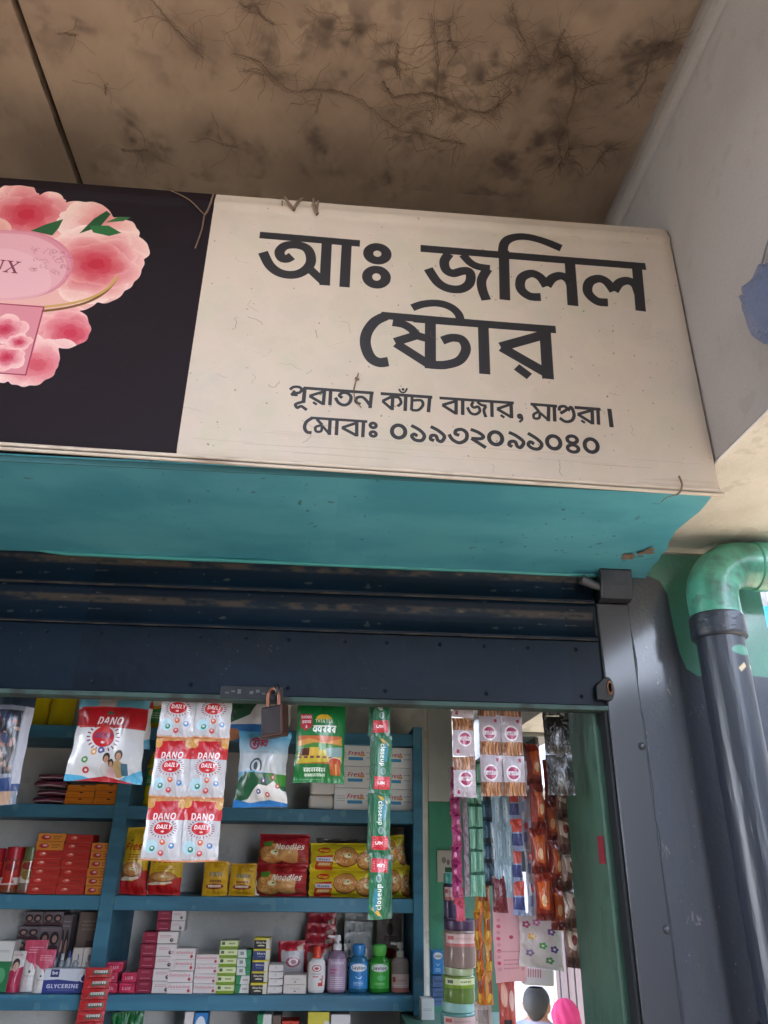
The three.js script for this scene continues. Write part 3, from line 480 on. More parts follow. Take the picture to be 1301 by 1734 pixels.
const P = {
  dano: paint(256, 384, (g, w, h) => { R(g, '#c6c6ca', 0, 0, w, h); R(g, '#d89a5e', 0, 0, w, 34); R(g, '#c81e28', 34, 24, w - 60, 20); R(g, '#c81e28', 0, 60, w, 80); PG(g, '#c81e28', 40, 24, w - 40, 24, w - 24, 64, 24, 64); EL(g, '#d8a050', 18, 38, 30, 30); EL(g, '#d8a050', w - 18, 38, 34, 34); TXT(g, 'DANO', w / 2, 118, 56, '#f4ecec'); const a = w / 2, b = 190; for (let i = 0; i < 24; i++) { const t = i / 24 * 6.28; g.strokeStyle = '#8a2028'; g.lineWidth = 5; g.beginPath(); g.moveTo(a + Math.cos(t) * 74, b + Math.sin(t) * 46); g.lineTo(a + Math.cos(t) * 92, b + Math.sin(t) * 58); g.stroke(); } EL(g, '#c81e28', a, b, 64, 38); TXT(g, 'DAILY', a, b - 8, 36, '#fff', 'bold italic'); EL(g, '#f0d0d0', a, b + 20, 12, 6); EL(g, '#b8dce6', 60, 300, 44, 40); for (const [x, y, c] of [[134, 272, '#d8623a'], [196, 292, '#2a78b8'], [70, 312, '#2a8a72'], [132, 336, '#d04a52']]) { EL(g, c, x, y, 19, 17); EL(g, '#e8dcdc', x - 2, y - 4, 9, 7); } LN(g, '#888', 20, 368, 90, 1); R(g, '#dc9668', 0, 374, w, 10); }),
  danoBig: paint(512, 512, (g, w, h) => { R(g, '#d6d8da', 0, 0, w, h); R(g, '#6cb4cc', 0, 0, w, 150); R(g, '#b8b4b0', 150, 60, 130, 90); g.translate(0, 95); g.scale(1, .815); R(g, '#b8302e', 30, 60, w - 20, 132); R(g, '#a8161e', 0, 70, w, 110); PG(g, '#2a6a4a', 216, 108, 250, 88, 286, 108); TXT(g, 'DANO', 250, 150, 66, '#e8dcdc', 'bold italic'); const a = 225, b = 250; for (let i = 0; i < 22; i++) { const t = i / 22 * 6.28; g.strokeStyle = '#7a2430'; g.lineWidth = 8; g.beginPath(); g.moveTo(a + Math.cos(t) * 96, b + Math.sin(t) * 72); g.lineTo(a + Math.cos(t) * 122, b + Math.sin(t) * 92); g.stroke(); } EL(g, '#c02028', a, b, 80, 62); TXT(g, 'DAILY', a, b - 8, 46, '#3a4a7a', 'bold italic'); EL(g, '#f0d8d8', a, b + 34, 14, 8); for (const [x, y, c] of [[170, 340, '#d8a05a'], [220, 330, '#4a5a9a'], [118, 386, '#4a8a4a'], [132, 446, '#c03038']]) { EL(g, c, x, y, 22, 19); EL(g, '#e8e0dc', x, y, 10, 8); } const pp = (x, y, s, hc, cc) => { EL(g, hc, x, y - 8, 24 * s, 28 * s); EL(g, '#c89878', x, y, 16 * s, 20 * s); EL(g, cc, x, y + 66 * s, 36 * s, 46 * s); }; pp(268, 380, 1, '#1c1614', '#c8c4c0'); pp(350, 362, 1.1, '#1c1614', '#b89a68'); pp(304, 410, .85, '#221816', '#d8b0b0'); R(g, '#3c6a80', 372, 400, 44, 70); PG(g, '#52b0d4', 0, 470, 0, 512, 512, 512, 512, 430, 400, 470, 340, 500, 200, 505, 110, 480); PG(g, '#b0202c', 60, 512, 260, 478, 470, 512); }),
  cow: paint(384, 448, (g, w, h) => { R(g, '#c4ccd0', 0, 0, w, h); const grd = g.createLinearGradient(0, 0, 0, 140); grd.addColorStop(0, '#4a98ba'); grd.addColorStop(1, '#b4c4cc'); g.fillStyle = grd; g.fillRect(0, 0, w, 140); g.strokeStyle = '#a83848'; g.lineWidth = 12; g.beginPath(); g.arc(130, 74, 34, .6, 5.6); g.stroke(); BN(g, '#a83848', 110, 56, 120, 40, 10); LN(g, '#7a8a92', 70, 128, 220, 1); g.strokeStyle = '#3a4648'; g.lineWidth = 12; g.beginPath(); g.arc(160, 214, 42, 0, 6.3); g.stroke(); EL(g, '#3a4648', 160, 214, 16, 24); EL(g, '#c83860', 190, 248, 12, 9); EL(g, '#7ab0d0', 110, 262, 130, 22); PG(g, '#1e5a3a', 0, 300, 60, 250, 300, 256, 384, 290, 384, 360, 200, 330, 120, 400, 0, 420); PG(g, '#3c8a30', 240, 260, 384, 262, 384, 330, 300, 330); PG(g, '#e4e2de', 60, 448, 150, 350, 190, 320, 250, 330, 300, 300, 384, 380, 384, 448); for (const [x, y, c] of [[222, 300, '#5a4a8a'], [290, 280, '#b84050'], [190, 362, '#2a4a8a'], [250, 380, '#c84a3a'], [330, 330, '#b85a3a']]) { EL(g, c, x, y, 16, 15); EL(g, '#e8e0e0', x, y, 7, 7); } PG(g, '#2a78bc', 0, 448, 0, 400, 120, 424, 260, 410, 384, 430, 384, 448); }),
  cow2: paint(384, 320, (g, w, h) => { R(g, '#1f5c3a', 0, 0, w, h); const r = rng(4); for (let i = 0; i < 60; i++) EL(g, '#123a26', r() * w, r() * 200, 5 + r() * 12, 4 + r() * 8); PG(g, '#dcdcd8', 60, 230, 160, 190, 230, 90, 384, 20, 384, 250, 60, 250); PG(g, '#2a6fae', 0, 240, 384, 240, 384, 320, 0, 320); EL(g, '#b87a50', 70, 290, 44, 30); PG(g, '#dcb030', 0, 60, 60, 60, 30, 200, 0, 200); }),
  tea: paint(320, 512, (g, w, h) => { R(g, '#1c7a3c', 0, 0, w, h); R(g, '#15622f', 0, 0, w, 20); EL(g, '#d8702a', 270, 30, 34, 24); R(g, '#14562c', 0, 60, w, 6); BN(g, '#dce8dc', 70, 34, 120, 16, 4); LN(g, '#8ac09a', 40, 76, 120, 1); PG(g, '#c02838', 22, 140, 100, 140, 100, 210, 60, 236, 22, 210); TXT(g, 'DANO', 62, 158, 24, '#fff'); BN(g, '#fff', 32, 178, 60, 16, 3); TXT(g, '৳', 62, 210, 24, '#fff'); TXT(g, '5', 62, 212, 24, '#fff'); EL(g, '#e8b830', 178, 168, 52, 28); R(g, '#1c7a3c', 120, 168, 120, 30); TXT(g, 'TATA TEA', 178, 180, 26, '#e8e4c8'); BN(g, '#f0f4ec', 108, 208, 152, 36, 8); R(g, '#c86a38', 16, 262, w - 32, 150); PG(g, '#d89a4a', 16, 290, 90, 276, 200, 300, 304, 270, 304, 330, 16, 330); PG(g, '#4a8a3a', 16, 320, 120, 300, 304, 310, 304, 350, 16, 350); PG(g, '#c8b83a', 16, 350, 304, 330, 304, 400, 16, 410); R(g, '#5a3428', 30, 330, 60, 40); R(g, '#e0b850', 90, 326, 60, 44); for (let i = 0; i < 6; i++) R(g, '#7a3a4a', 20 + i * 40, 372, 24, 12); PG(g, '#8aa8a8', 190, 330, 304, 320, 304, 372, 210, 376); EL(g, '#e8dcd0', 262, 396, 44, 20); PG(g, '#c05a28', 222, 396, 302, 396, 292, 470, 232, 470); EL(g, '#b84a28', 262, 396, 38, 15); R(g, '#e8b060', 262, 412, 10, 56); BN(g, '#e4f0e4', 60, 436, 140, 20, 5); BN(g, '#c8e0c8', 66, 466, 130, 14, 4); LN(g, '#8ac09a', 40, 494, 130, 1); }),
  closeup: paint(160, 448, (g, w, h) => { R(g, '#146a42', 0, 0, w, h); R(g, '#0e5434', 0, 0, 40, h); PG(g, '#d8a838', 70, 20, 100, 30, 140, 70, 134, 84, 92, 56); EL(g, '#3a8a9a', 116, 130, 18, 80); g.save(); g.translate(92, 150); g.rotate(Math.PI / 2); g.font = 'bold 48px sans-serif'; g.fillStyle = '#e8eee8'; g.textAlign = 'center'; g.textBaseline = 'middle'; g.fillText('closeup', 0, 0); g.restore(); EL(g, '#8aa8a0', 96, 276, 20, 28); EL(g, '#5a8a7a', 96, 276, 12, 18); R(g, '#cc2c3a', 32, 318, 116, 96); TXT(g, '৳', 90, 360, 44, '#fff', 'bold', 1.57); TXT(g, '5', 74, 366, 54, '#f8e8e8', 'bold', 1.57); TXT(g, 'x', 100, 366, 44, '#f8e8e8', 'bold', 1.57); LN(g, '#f0c0c0', 40, 340, 20, 5, 12); LN(g, '#e8b0b8', 122, 340, 20, 5, 12); for (let i = 0; i < h; i += 8) R(g, '#0d5030', 0, 434, w, 3); R(g, '#0d5030', 0, 428, w, 3); }),
  silk: paint(256, 448, (g, w, h) => { R(g, '#b4a8ae', 0, 0, w, h); R(g, '#8e5e3c', 0, 0, w, 150); const r = rng(9); for (let i = 0; i < 30; i++) { g.strokeStyle = r() < .5 ? '#c88e60' : '#6a4028'; g.lineWidth = 4 + r() * 6; g.beginPath(); const x = r() * w; g.moveTo(x, 0); g.quadraticCurveTo(x + 20, 80, x - 10 + r() * 20, 150); g.stroke(); } EL(g, '#e4dcdc', 140, 250, 84, 88); EL(g, '#a02454', 140, 250, 66, 70); R(g, '#d8ccd0', 74, 226, 132, 46); TXT(g, 'sun', 146, 238, 44, '#8a1e4a'); TXT(g, 'silk', 120, 262, 32, '#8a1e4a'); EL(g, '#a02848', 56, 404, 18, 14); R(g, '#a02848', 44, 376, 26, 22); }),
  fresh: paint(320, 160, (g, w, h) => { R(g, '#e6eaea', 0, 0, w, h); TXT(g, 'Fresh', 150, 60, 46, '#c04058', 'bold italic'); R(g, '#3a9ad0', 96, 90, 110, 24); EL(g, '#d8a04a', 200, 74, 20, 8); LN(g, '#9aa4a8', 20, 56, 60, 3, 18, 5); LN(g, '#a8b0b4', 232, 50, 66, 2, 40, 7); }),
  soapR: paint(256, 112, (g, w, h) => { R(g, '#b8241c', 0, 0, w, h); R(g, '#c83a28', 0, 0, w, 12); EL(g, '#d8685a', 74, 50, 34, 22); EL(g, '#e8d8c8', 82, 40, 16, 10); R(g, '#d07060', 0, 106, w, 6); BN(g, '#8a1812', 130, 40, 90, 24, 4); }),
  soapO: paint(256, 112, (g, w, h) => { R(g, '#d8862a', 0, 0, w, h); EL(g, '#a82430', 74, 54, 46, 32); EL(g, '#e0b0b8', 84, 48, 22, 14); BN(g, '#7a5a20', 140, 34, 84, 18, 4); BN(g, '#7a5a20', 146, 66, 60, 14, 3); R(g, '#b86a1c', 0, 106, w, 6); }),
  orange: paint(256, 96, (g, w, h) => { R(g, '#e08414', 0, 0, w, h); R(g, '#c86c10', 0, 86, w, 10); PG(g, '#2a1c10', 120, 8, 150, 8, 156, 24, 126, 26); LN(g, '#a85a10', 20, 50, 90, 2); }),
  freshBag: paint(256, 512, (g, w, h) => { R(g, '#dcb41c', 0, 0, w, h); R(g, '#e4c42a', 0, 0, w, 70); TXT(g, 'Fresh', 122, 150, 78, '#b82818', 'bold italic'); PG(g, '#2a5a2a', 60, 102, 90, 92, 84, 112); LN(g, '#8a3a10', 60, 210, 140, 3, 18, 6); foodBowl(g, 110, 330, 110, 66, 4); PG(g, '#c01c1e', 0, 512, 0, 360, 60, 410, 140, 410, 220, 330, 256, 330, 256, 512); EL(g, '#e8dcc8', 90, 392, 100, 16, -.1); foodBowl(g, 110, 325, 100, 52, 8); }),
  yellow: paint(256, 320, (g, w, h) => { R(g, '#d8a81c', 0, 0, w, h); R(g, '#c4921a', 0, 0, w, 26); BN(g, '#8a8a7a', 60, 110, 140, 34, 9); BN(g, '#8a4a20', 70, 176, 120, 22, 6); EL(g, '#8a2a1c', 128, 232, 90, 26); BN(g, '#e8dcc8', 62, 222, 130, 20, 6); LN(g, '#8a6a10', 60, 280, 120, 2); }),
  noodles: paint(384, 224, (g, w, h) => { R(g, '#a81a24', 0, 0, w, h); foodBowl(g, 110, 140, 110, 78, 12, '#d89a50'); EL(g, '#d8a060', 250, 150, 90, 60); R(g, '#a81a24', 300, 90, 84, 134); PG(g, '#4a8a2a', 30, 60, 110, 50, 90, 90, 34, 90); TXT(g, 'Noodles', 230, 92, 58, '#f4e8dc', 'bold italic'); LN(g, '#8a7a4a', 300, 170, 60, 3, 14, 5); }),
  maggi: paint(448, 224, (g, w, h) => { R(g, '#dcc81c', 0, 0, w, h); EL(g, '#c02a1c', 100, 60, 46, 24); TXT(g, 'Maggi', 100, 60, 26, '#f4e030', 'bold italic'); PG(g, '#c8321c', 44, 110, 160, 96, 160, 224, 36, 224); R(g, '#d8dce4', 44, 118, 116, 34); TXT(g, 'Masala', 102, 136, 26, '#3a4a7a', 'bold'); R(g, '#d8842a', 54, 160, 100, 34); BN(g, '#f4e8c0', 62, 168, 80, 18, 4); foodBowl(g, 256, 110, 88, 84, 17); foodBowl(g, 406, 140, 74, 76, 19); }),
  face: paint(256, 256, (g, w, h) => { R(g, '#6e6468', 0, 0, w, h); R(g, '#4a3c44', 0, 236, w, 20); for (const x of [70, 184]) { EL(g, '#281c20', x, 120, 52, 66); EL(g, '#a88478', x + 4, 128, 28, 38); EL(g, '#4a3036', x, 226, 60, 44); } LN(g, '#9a9094', 24, 22, 200, 2, 16, 5); }),
  brownBox: paint(192, 256, (g, w, h) => { R(g, '#6a5a52', 0, 0, w, h); R(g, '#4a3230', 76, 100, 70, 100); LN(g, '#8a7a70', 30, 30, 120, 3, 14, 6); }),
  glyc: paint(320, 192, (g, w, h) => { R(g, '#cdd2dc', 0, 0, w, h); PG(g, '#2c3c84', 0, 90, 100, 84, 240, 100, 320, 80, 320, 192, 0, 192); R(g, '#2a3468', 44, 6, 60, 60); TXT(g, 'be', 74, 34, 36, '#e0e4f0'); TXT(g, 'GLYCERINE', 140, 136, 42, '#d8dcec'); LN(g, '#98a4d0', 40, 164, 190, 1); EL(g, '#e4e4ec', 278, 70, 32, 36); EL(g, '#3a3080', 278, 78, 16, 20); PG(g, '#3a3080', 278, 40, 264, 74, 292, 74); }),
  lux: paint(192, 128, (g, w, h) => { R(g, '#c4204c', 0, 0, w, h); R(g, '#d84a70', 0, 0, w, 14); TXT(g, 'LUX', 96, 66, 56, '#f0b8c8', 'bold'); }),
  burg: paint(192, 128, (g, w, h) => { R(g, '#8c1c3a', 0, 0, w, h); LN(g, '#d08a9a', 50, 24, 100, 2, 14, 4); LN(g, '#e0a0b0', 40, 96, 120, 1, 8, 5); R(g, '#6e1430', 0, 120, w, 8); }),
  fair: paint(256, 128, (g, w, h) => { R(g, '#dcd4d2', 0, 0, w, h); TXT(g, 'fantasina', 116, 46, 46, '#c8707c', 'bold italic', 0, 'serif'); LN(g, '#b0a4a4', 20, 76, 150, 1, 8, 4); EL(g, '#b83a44', 218, 92, 14, 20); R(g, '#b8b0ae', 0, 123, w, 5); }),
  fairN: paint(160, 128, (g, w, h) => { R(g, '#d6cecc', 0, 0, w, h); LN(g, '#c07a84', 20, 36, 90, 2, 16, 6); EL(g, '#3a2c2c', 112, 88, 14, 20); EL(g, '#d6cecc', 114, 84, 5, 6); R(g, '#aaa29e', 0, 123, w, 5); }),
  greenBox: paint(256, 128, (g, w, h) => { R(g, '#d4dca8', 0, 0, w, h); R(g, '#7a9c1e', 0, 84, w, 44); R(g, '#4a5a4a', 24, 20, 44, 44); BN(g, '#6a7a50', 120, 34, 90, 22, 5); }),
  wg: paint(192, 128, (g, w, h) => { R(g, '#2a8a58', 0, 0, w, h); PG(g, '#d8dcd8', 0, 0, 110, 0, 130, 120, 0, 120); R(g, '#8a948e', 36, 30, 50, 50); LN(g, '#7ac09a', 140, 60, 40, 2); }),
  gw: paint(192, 128, (g, w, h) => { R(g, '#2a8a58', 0, 0, w, h); PG(g, '#dcdcd8', 80, 0, 192, 0, 192, 124, 60, 124); BN(g, '#a08a80', 100, 52, 70, 24, 5); }),
  marks: paint(224, 192, (g, w, h) => { R(g, '#d8c83a', 0, 0, w, 40); R(g, '#26242a', 0, 40, 170, h); R(g, '#d4d0c0', 170, 20, 54, h); TXT(g, 'Marks', 100, 84, 48, '#d8d4c4', 'bold'); EL(g, '#d0c8b0', 100, 140, 50, 18); R(g, '#26242a', 60, 148, 90, 10); }),
  marksB: paint(224, 192, (g, w, h) => { R(g, '#d8c83a', 0, 0, w, 36); R(g, '#2c3c72', 0, 36, 170, h); R(g, '#d4d0c0', 170, 20, 54, h); TXT(g, 'Mars', 106, 84, 48, '#d4d8e4', 'bold'); LN(g, '#a8b4d0', 60, 130, 90, 1, 8, 8); }),
  swoosh: paint(192, 112, (g, w, h) => { R(g, '#dcd6d4', 0, 0, w, h); PG(g, '#26283a', 0, 92, 60, 100, 130, 100, 190, 88, 192, 104, 120, 108, 40, 106); R(g, '#8a8890', 84, 28, 18, 12); LN(g, '#b0aaac', 60, 50, 70, 1); }),
  cream: paint(256, 128, (g, w, h) => { R(g, '#d6cfc8', 0, 0, w, h); TXT(g, 'Cream', 128, 54, 36, '#9a928c', 'italic', 0, 'serif'); R(g, '#5a5450', 118, 84, 22, 16); R(g, '#b8b0a8', 0, 122, w, 6); }),
  life: paint(256, 320, (g, w, h) => { R(g, '#b8b4b6', 0, 0, w, h); R(g, '#b01c30', 0, 0, 30, h); R(g, '#b01c30', 0, 0, w, 60); R(g, '#c83a44', 60, 56, 130, 12); EL(g, '#8a2038', 146, 140, 66, 36); EL(g, '#c0a8ac', 150, 140, 48, 24); EL(g, '#8a2038', 150, 140, 30, 14); PG(g, '#c8a898', 180, 40, 240, 20, 240, 60, 180, 70); LN(g, '#b8606a', 60, 250, 100, 3, 14, 6); }),
  savP: paint(256, 192, (g, w, h) => { R(g, '#c4c8c6', 0, 0, w, h); TXT(g, 'Savlon', 140, 84, 70, '#3a4650', 'bold'); EL(g, '#5a7a8a', 46, 40, 12, 14); LN(g, '#8a9498', 60, 140, 140, 2, 16, 6); }),
  hand: paint(192, 384, (g, w, h) => { R(g, '#c8bfba', 0, 0, w, h); EL(g, '#7a7074', 100, 90, 26, 34); BN(g, '#9a7a80', 50, 130, 100, 26, 5); EL(g, '#a02838', 90, 220, 60, 30); PG(g, '#8aa02a', 60, 384, 110, 250, 192, 180, 192, 384); EL(g, '#c86a3a', 150, 240, 30, 24); }),
  lifeB: paint(256, 320, (g, w, h) => { R(g, '#dcd8d6', 0, 0, w, h); g.strokeStyle = '#b03038'; g.lineWidth = 10; g.beginPath(); g.ellipse(128, 70, 56, 36, 0, 0, 7); g.stroke(); EL(g, '#b83c40', 128, 72, 28, 16); LN(g, '#8a8a88', 80, 128, 100, 2, 14, 6); R(g, '#c04850', 80, 164, 74, 12); PG(g, '#c83a30', 190, 280, 200, 150, 214, 160, 214, 280); R(g, '#c83028', 150, 240, 60, 40); EL(g, '#4a8a3a', 180, 200, 14, 8); }),
  savB: paint(192, 256, (g, w, h) => { R(g, '#2a7ec0', 0, 0, w, h); EL(g, '#dce0e4', 96, 50, 80, 40); TXT(g, 'Savlon', 96, 52, 44, '#4a4a5a', 'bold'); g.strokeStyle = '#a8d0ec'; g.lineWidth = 10; g.beginPath(); g.arc(96, 128, 28, .2, 3); g.stroke(); LN(g, '#c0dcf0', 50, 190, 90, 3, 14, 6); }),
  savG: paint(192, 256, (g, w, h) => { R(g, '#3aa838', 0, 0, w, h); EL(g, '#dce4dc', 96, 50, 80, 40); TXT(g, 'Savlon', 96, 52, 44, '#5a5060', 'bold'); EL(g, '#5cc46a', 110, 150, 40, 26); LN(g, '#a8e0a0', 50, 200, 90, 2, 14, 6); }),
  savC: paint(192, 256, (g, w, h) => { R(g, '#a88ea6', 0, 0, w, h); TXT(g, 'Savlon', 96, 30, 44, '#d4ccd8', 'bold'); R(g, '#b85a80', 20, 84, 80, 12); R(g, '#b85a80', 20, 110, 60, 12); LN(g, '#d8ccd8', 30, 150, 130, 6, 16, 6); }),
  pinkL: paint(192, 160, (g, w, h) => { R(g, '#d8b8b4', 0, 0, w, h); R(g, '#b84a48', 14, 26, 36, 46); LN(g, '#f0e0dc', 30, 96, 140, 2, 20, 8); R(g, '#c87a74', 0, 120, w, 40); LN(g, '#8a4a48', 60, 50, 90, 2); }),
  redSt: paint(192, 96, (g, w, h) => { R(g, '#b81e24', 0, 0, w, h); PG(g, '#4a5a4a', 60, 24, 170, 20, 176, 60, 56, 66); BN(g, '#e0d0c8', 66, 28, 96, 20, 4); R(g, '#8a141c', 0, 88, w, 8); LN(g, '#e08a80', 40, 74, 120, 1, 8, 5); }),
  pinkTube: paint(160, 320, (g, w, h) => { R(g, '#d8d4d2', 0, 0, w, h); PG(g, '#d04a68', 0, 0, w, 0, w, 150, 130, 170, 110, 210, 90, 170, 60, 160, 20, 130, 0, 130); LN(g, '#f0b0bc', 36, 50, 100, 3, 18, 7); EL(g, '#3a5a4a', 80, 224, 8, 10); LN(g, '#9a9a98', 50, 250, 70, 2); }),
  faceTube: paint(160, 256, (g, w, h) => { R(g, '#cfc8c4', 0, 0, w, h); PG(g, '#b41c4c', 0, 150, 160, 110, 160, 256, 0, 256); EL(g, '#241a1c', 80, 96, 38, 42); EL(g, '#d0a090', 82, 112, 26, 34); LN(g, '#a02a50', 40, 24, 90, 2); }),
  greenCart: paint(128, 320, (g, w, h) => { R(g, '#d4d4d0', 0, 0, w, h); R(g, '#2a7a4a', 0, 130, w, 190); LN(g, '#8a8a88', 20, 60, 80, 2); EL(g, '#5aa878', 60, 220, 40, 50); }),
  oil: paint(128, 192, (g, w, h) => { R(g, '#3a9a52', 0, 0, w, h); R(g, '#d8c020', 0, 0, w, 30); EL(g, '#e0a02a', 64, 70, 40, 38); EL(g, '#dce4d0', 68, 70, 22, 20); LN(g, '#dce8d0', 20, 130, 90, 3, 14, 5); }),
  spiceR: paint(160, 224, (g, w, h) => { R(g, '#b02a26', 0, 0, w, h); EL(g, '#8a1418', 90, 50, 44, 30); R(g, '#cfc8c0', 0, 130, w, 56); PG(g, '#b8241c', 50, 120, 90, 90, 120, 170, 40, 176); R(g, '#8a3a1c', 0, 190, w, 34); }),
  spiceG: paint(160, 224, (g, w, h) => { R(g, '#9a8a50', 0, 0, w, h); EL(g, '#8a2c24', 90, 40, 48, 30); R(g, '#c8c2b8', 0, 120, w, 50); EL(g, '#8a7038', 90, 110, 40, 36); R(g, '#7a6a5a', 0, 172, w, 52); }),
  maroon: paint(192, 96, (g, w, h) => { R(g, '#5a1830', 0, 0, w, h); PG(g, '#b8a0a8', 0, 60, 90, 44, 192, 64, 192, 76, 90, 60, 0, 74); EL(g, '#8a3a58', 120, 26, 50, 12); }),
  leftPack: paint(256, 512, (g, w, h) => { R(g, '#8a94a4', 0, 0, w, h); R(g, '#3a4a5e', 0, 0, w, 110); R(g, '#2a2c38', 40, 130, 170, 260); for (let i = 0; i < 40; i++) { const q = rng(i + 9); EL(g, ['#7a3a34', '#1c1a1c', '#8a6458', '#3a4a6a', '#b09488'][i % 5], 50 + q() * 150, 140 + q() * 240, 8 + q() * 26, 6 + q() * 20, q() * 3); } PG(g, '#2c4a80', 0, 420, 256, 400, 256, 460, 0, 450); R(g, '#c0a088', 60, 460, 160, 50); R(g, '#b8bcc8', 216, 110, 40, 320); }),
};
// -- forms --
// a soft pack: two bulging faces that meet in flat crimped ends, with puckers running in from the seams
function pouch(w, h, t, seed, o = {}) {
  const nx = o.nx ?? 16, ny = o.ny ?? 20, cr = o.crimp ?? .06, pos = [], uv = [], idx = [], r = rng(seed), ph = r() * 9, pw = o.pucker ?? .16;
  for (let s = 0; s < 2; s++) for (let j = 0; j <= ny; j++) for (let i = 0; i <= nx; i++) {
    const u = i / nx, v = j / ny, k = Math.min(1, Math.max(0, (v - cr) / (1 - 2 * cr))), e = Math.pow(Math.max(0, Math.sin(Math.PI * k)), .55) * Math.pow(Math.max(0, Math.sin(Math.PI * u)), .6);
    const nearEnd = Math.exp(-k * 7) + Math.exp(-(1 - k) * 7);
    let z = t / 2 * e * (1 + .28 * (fbm(u * 3 + seed, v * 4 + ph, 64, seed, 3) - .5) * 2) + t * pw * nearEnd * (k > 0 && k < 1 ? 1 : 0) * Math.sin(u * 34 + ph + 2 * Math.sin(u * 9)) * Math.sin(Math.PI * u);
    const edge = 1 - (o.waist ?? .05) * Math.pow(Math.sin(Math.PI * k), .7), x = (u - .5) * w * edge + .008 * w * Math.sin(v * 23 + ph), y = v * h + (o.sag ?? .012) * h * Math.sin(u * 3.1 + ph) * (v < .5 ? 1 : -1) * Math.abs(1 - 2 * v);
    const bend = (o.bend ?? .01) * Math.sin(v * 3 + ph) * h;
    pos.push(x, y, (s ? -.8 * z : z) + bend + .0004 * (s ? -1 : 1)); uv.push(u, v);
  }
  const n = (nx + 1) * (ny + 1);
  for (let j = 0; j < ny; j++) for (let i = 0; i < nx; i++) { const a = j * (nx + 1) + i, b = a + 1, c = a + nx + 1, d = c + 1; idx.push(a, b, c, b, d, c, n + a, n + c, n + b, n + b, n + c, n + d); }
  const g = new THREE.BufferGeometry(); g.setAttribute('position', new THREE.Float32BufferAttribute(pos, 3)); g.setAttribute('uv', new THREE.Float32BufferAttribute(uv, 2)); g.setIndex(idx); g.computeVertexNormals(); return g;
}
const block = (w, h, d, r = .0015) => planar(new RoundedBoxGeometry(w, h, d, 2, Math.min(r, w / 3, h / 3)).translate(0, h / 2, -d / 2), w, h);
function slot(r, xl, xr, yt, z = -1.02) { const ym = (yt + YPX[r]) / 2, a = at(xl, ym, z).x, b = at(xr, ym, z).x; return { x: (a + b) / 2, w: b - a, y: TOP[r] + .0005, h: at((xl + xr) / 2, yt, z).y - TOP[r], z }; }
const ORD = (i, n) => i === n - 1 ? 'topmost' : i === 0 ? 'lowest' : i * 2 === n - 1 ? 'middle' : i * 2 < n - 1 ? ['', 'second lowest', 'third lowest'][i] : ['', 'second from top', 'third from top'][n - 1 - i];
const jit = rng(404);
function stack(name, what, cat, group, r, xl, xr, yt, n, mats, d = .06, z = -1.02, fromY = 0) { // boxes piled up; mats from the lowest up
  const s = slot(r, xl, xr, yt, z), h = (s.h - fromY) / n, g = block(s.w * .985, h * .985, d);
  for (let i = 0; i < n; i++) { const m = tag(mesh(name, g, Array.isArray(mats) ? mats[i] : mats), n > 1 ? `${what}, ${ORD(i, n)}` : what, cat, group); m.position.set(s.x + (jit() - .5) * .002, s.y + fromY + i * h, z + (jit() - .5) * .008); m.rotation.y = (jit() - .5) * .09; }
  return s;
}
function pack(name, label, cat, group, s, m, t, seed, o = {}) { const g = pouch(s.w, s.h, t, seed, o), q = tag(mesh(name, g, m), label, cat, group); q.position.set(s.x, s.y, s.z - t / 2); q.rotation.set(o.tilt ?? 0, o.turn ?? 0, o.roll ?? 0); return q; }
const C = {}; for (const k of ['soapR', 'soapO', 'orange', 'glyc', 'burg', 'fair', 'fairN', 'greenBox', 'wg', 'gw', 'marks', 'marksB', 'swoosh', 'cream', 'face', 'brownBox', 'greenCart', 'fresh', 'lux']) C[k] = carton(P[k]);
const F = {}; for (const k of ['dano', 'danoBig', 'cow', 'cow2', 'tea', 'closeup', 'silk', 'freshBag', 'yellow', 'noodles', 'maggi', 'life', 'savP', 'hand', 'redSt', 'maroon', 'leftPack']) F[k] = film(P[k]);
function bottle(name, label, cat, group, s, prof, body, cap, lab, o = {}) { // prof: [radius share, height share] pairs of the body; cap drawn above
  const t = thing(name, label, cat, V(s.x, s.y, s.z - s.w / 2), group), R0 = s.w / 2, fl = o.flat ?? .7, lathe = (p) => new THREE.LatheGeometry(p.map(([a, b]) => new THREE.Vector2(a * R0, b * s.h)), 28).scale(1, 1, fl);
  mesh('body', lathe(prof), body, t);
  if (cap) mesh('cap', lathe(cap[0]), cap[1], t);
  if (lab) { const [y0, y1, rr, m, arc] = lab, g = new THREE.CylinderGeometry(rr * R0 + .0006, rr * R0 + .0006, (y1 - y0) * s.h, 24, 1, true, -arc / 2, arc).scale(1, 1, fl).translate(0, (y0 + y1) / 2 * s.h, 0); mesh('label', g, m, t); }
  if (o.pump) { const c = o.pump, y = o.pumpY * s.h; mesh('pump_stem', new THREE.CylinderGeometry(.004, .004, .012, 10).translate(0, y + .004, 0), c, t); mesh('pump_head', mergeGeometries([new THREE.CylinderGeometry(.008, .01, .014, 14).translate(0, y + .015, 0), new THREE.CapsuleGeometry(.004, .022, 4, 8).rotateZ(1.45).translate(-.016, y + .018, 0)]), c, t); }
  return t;
}
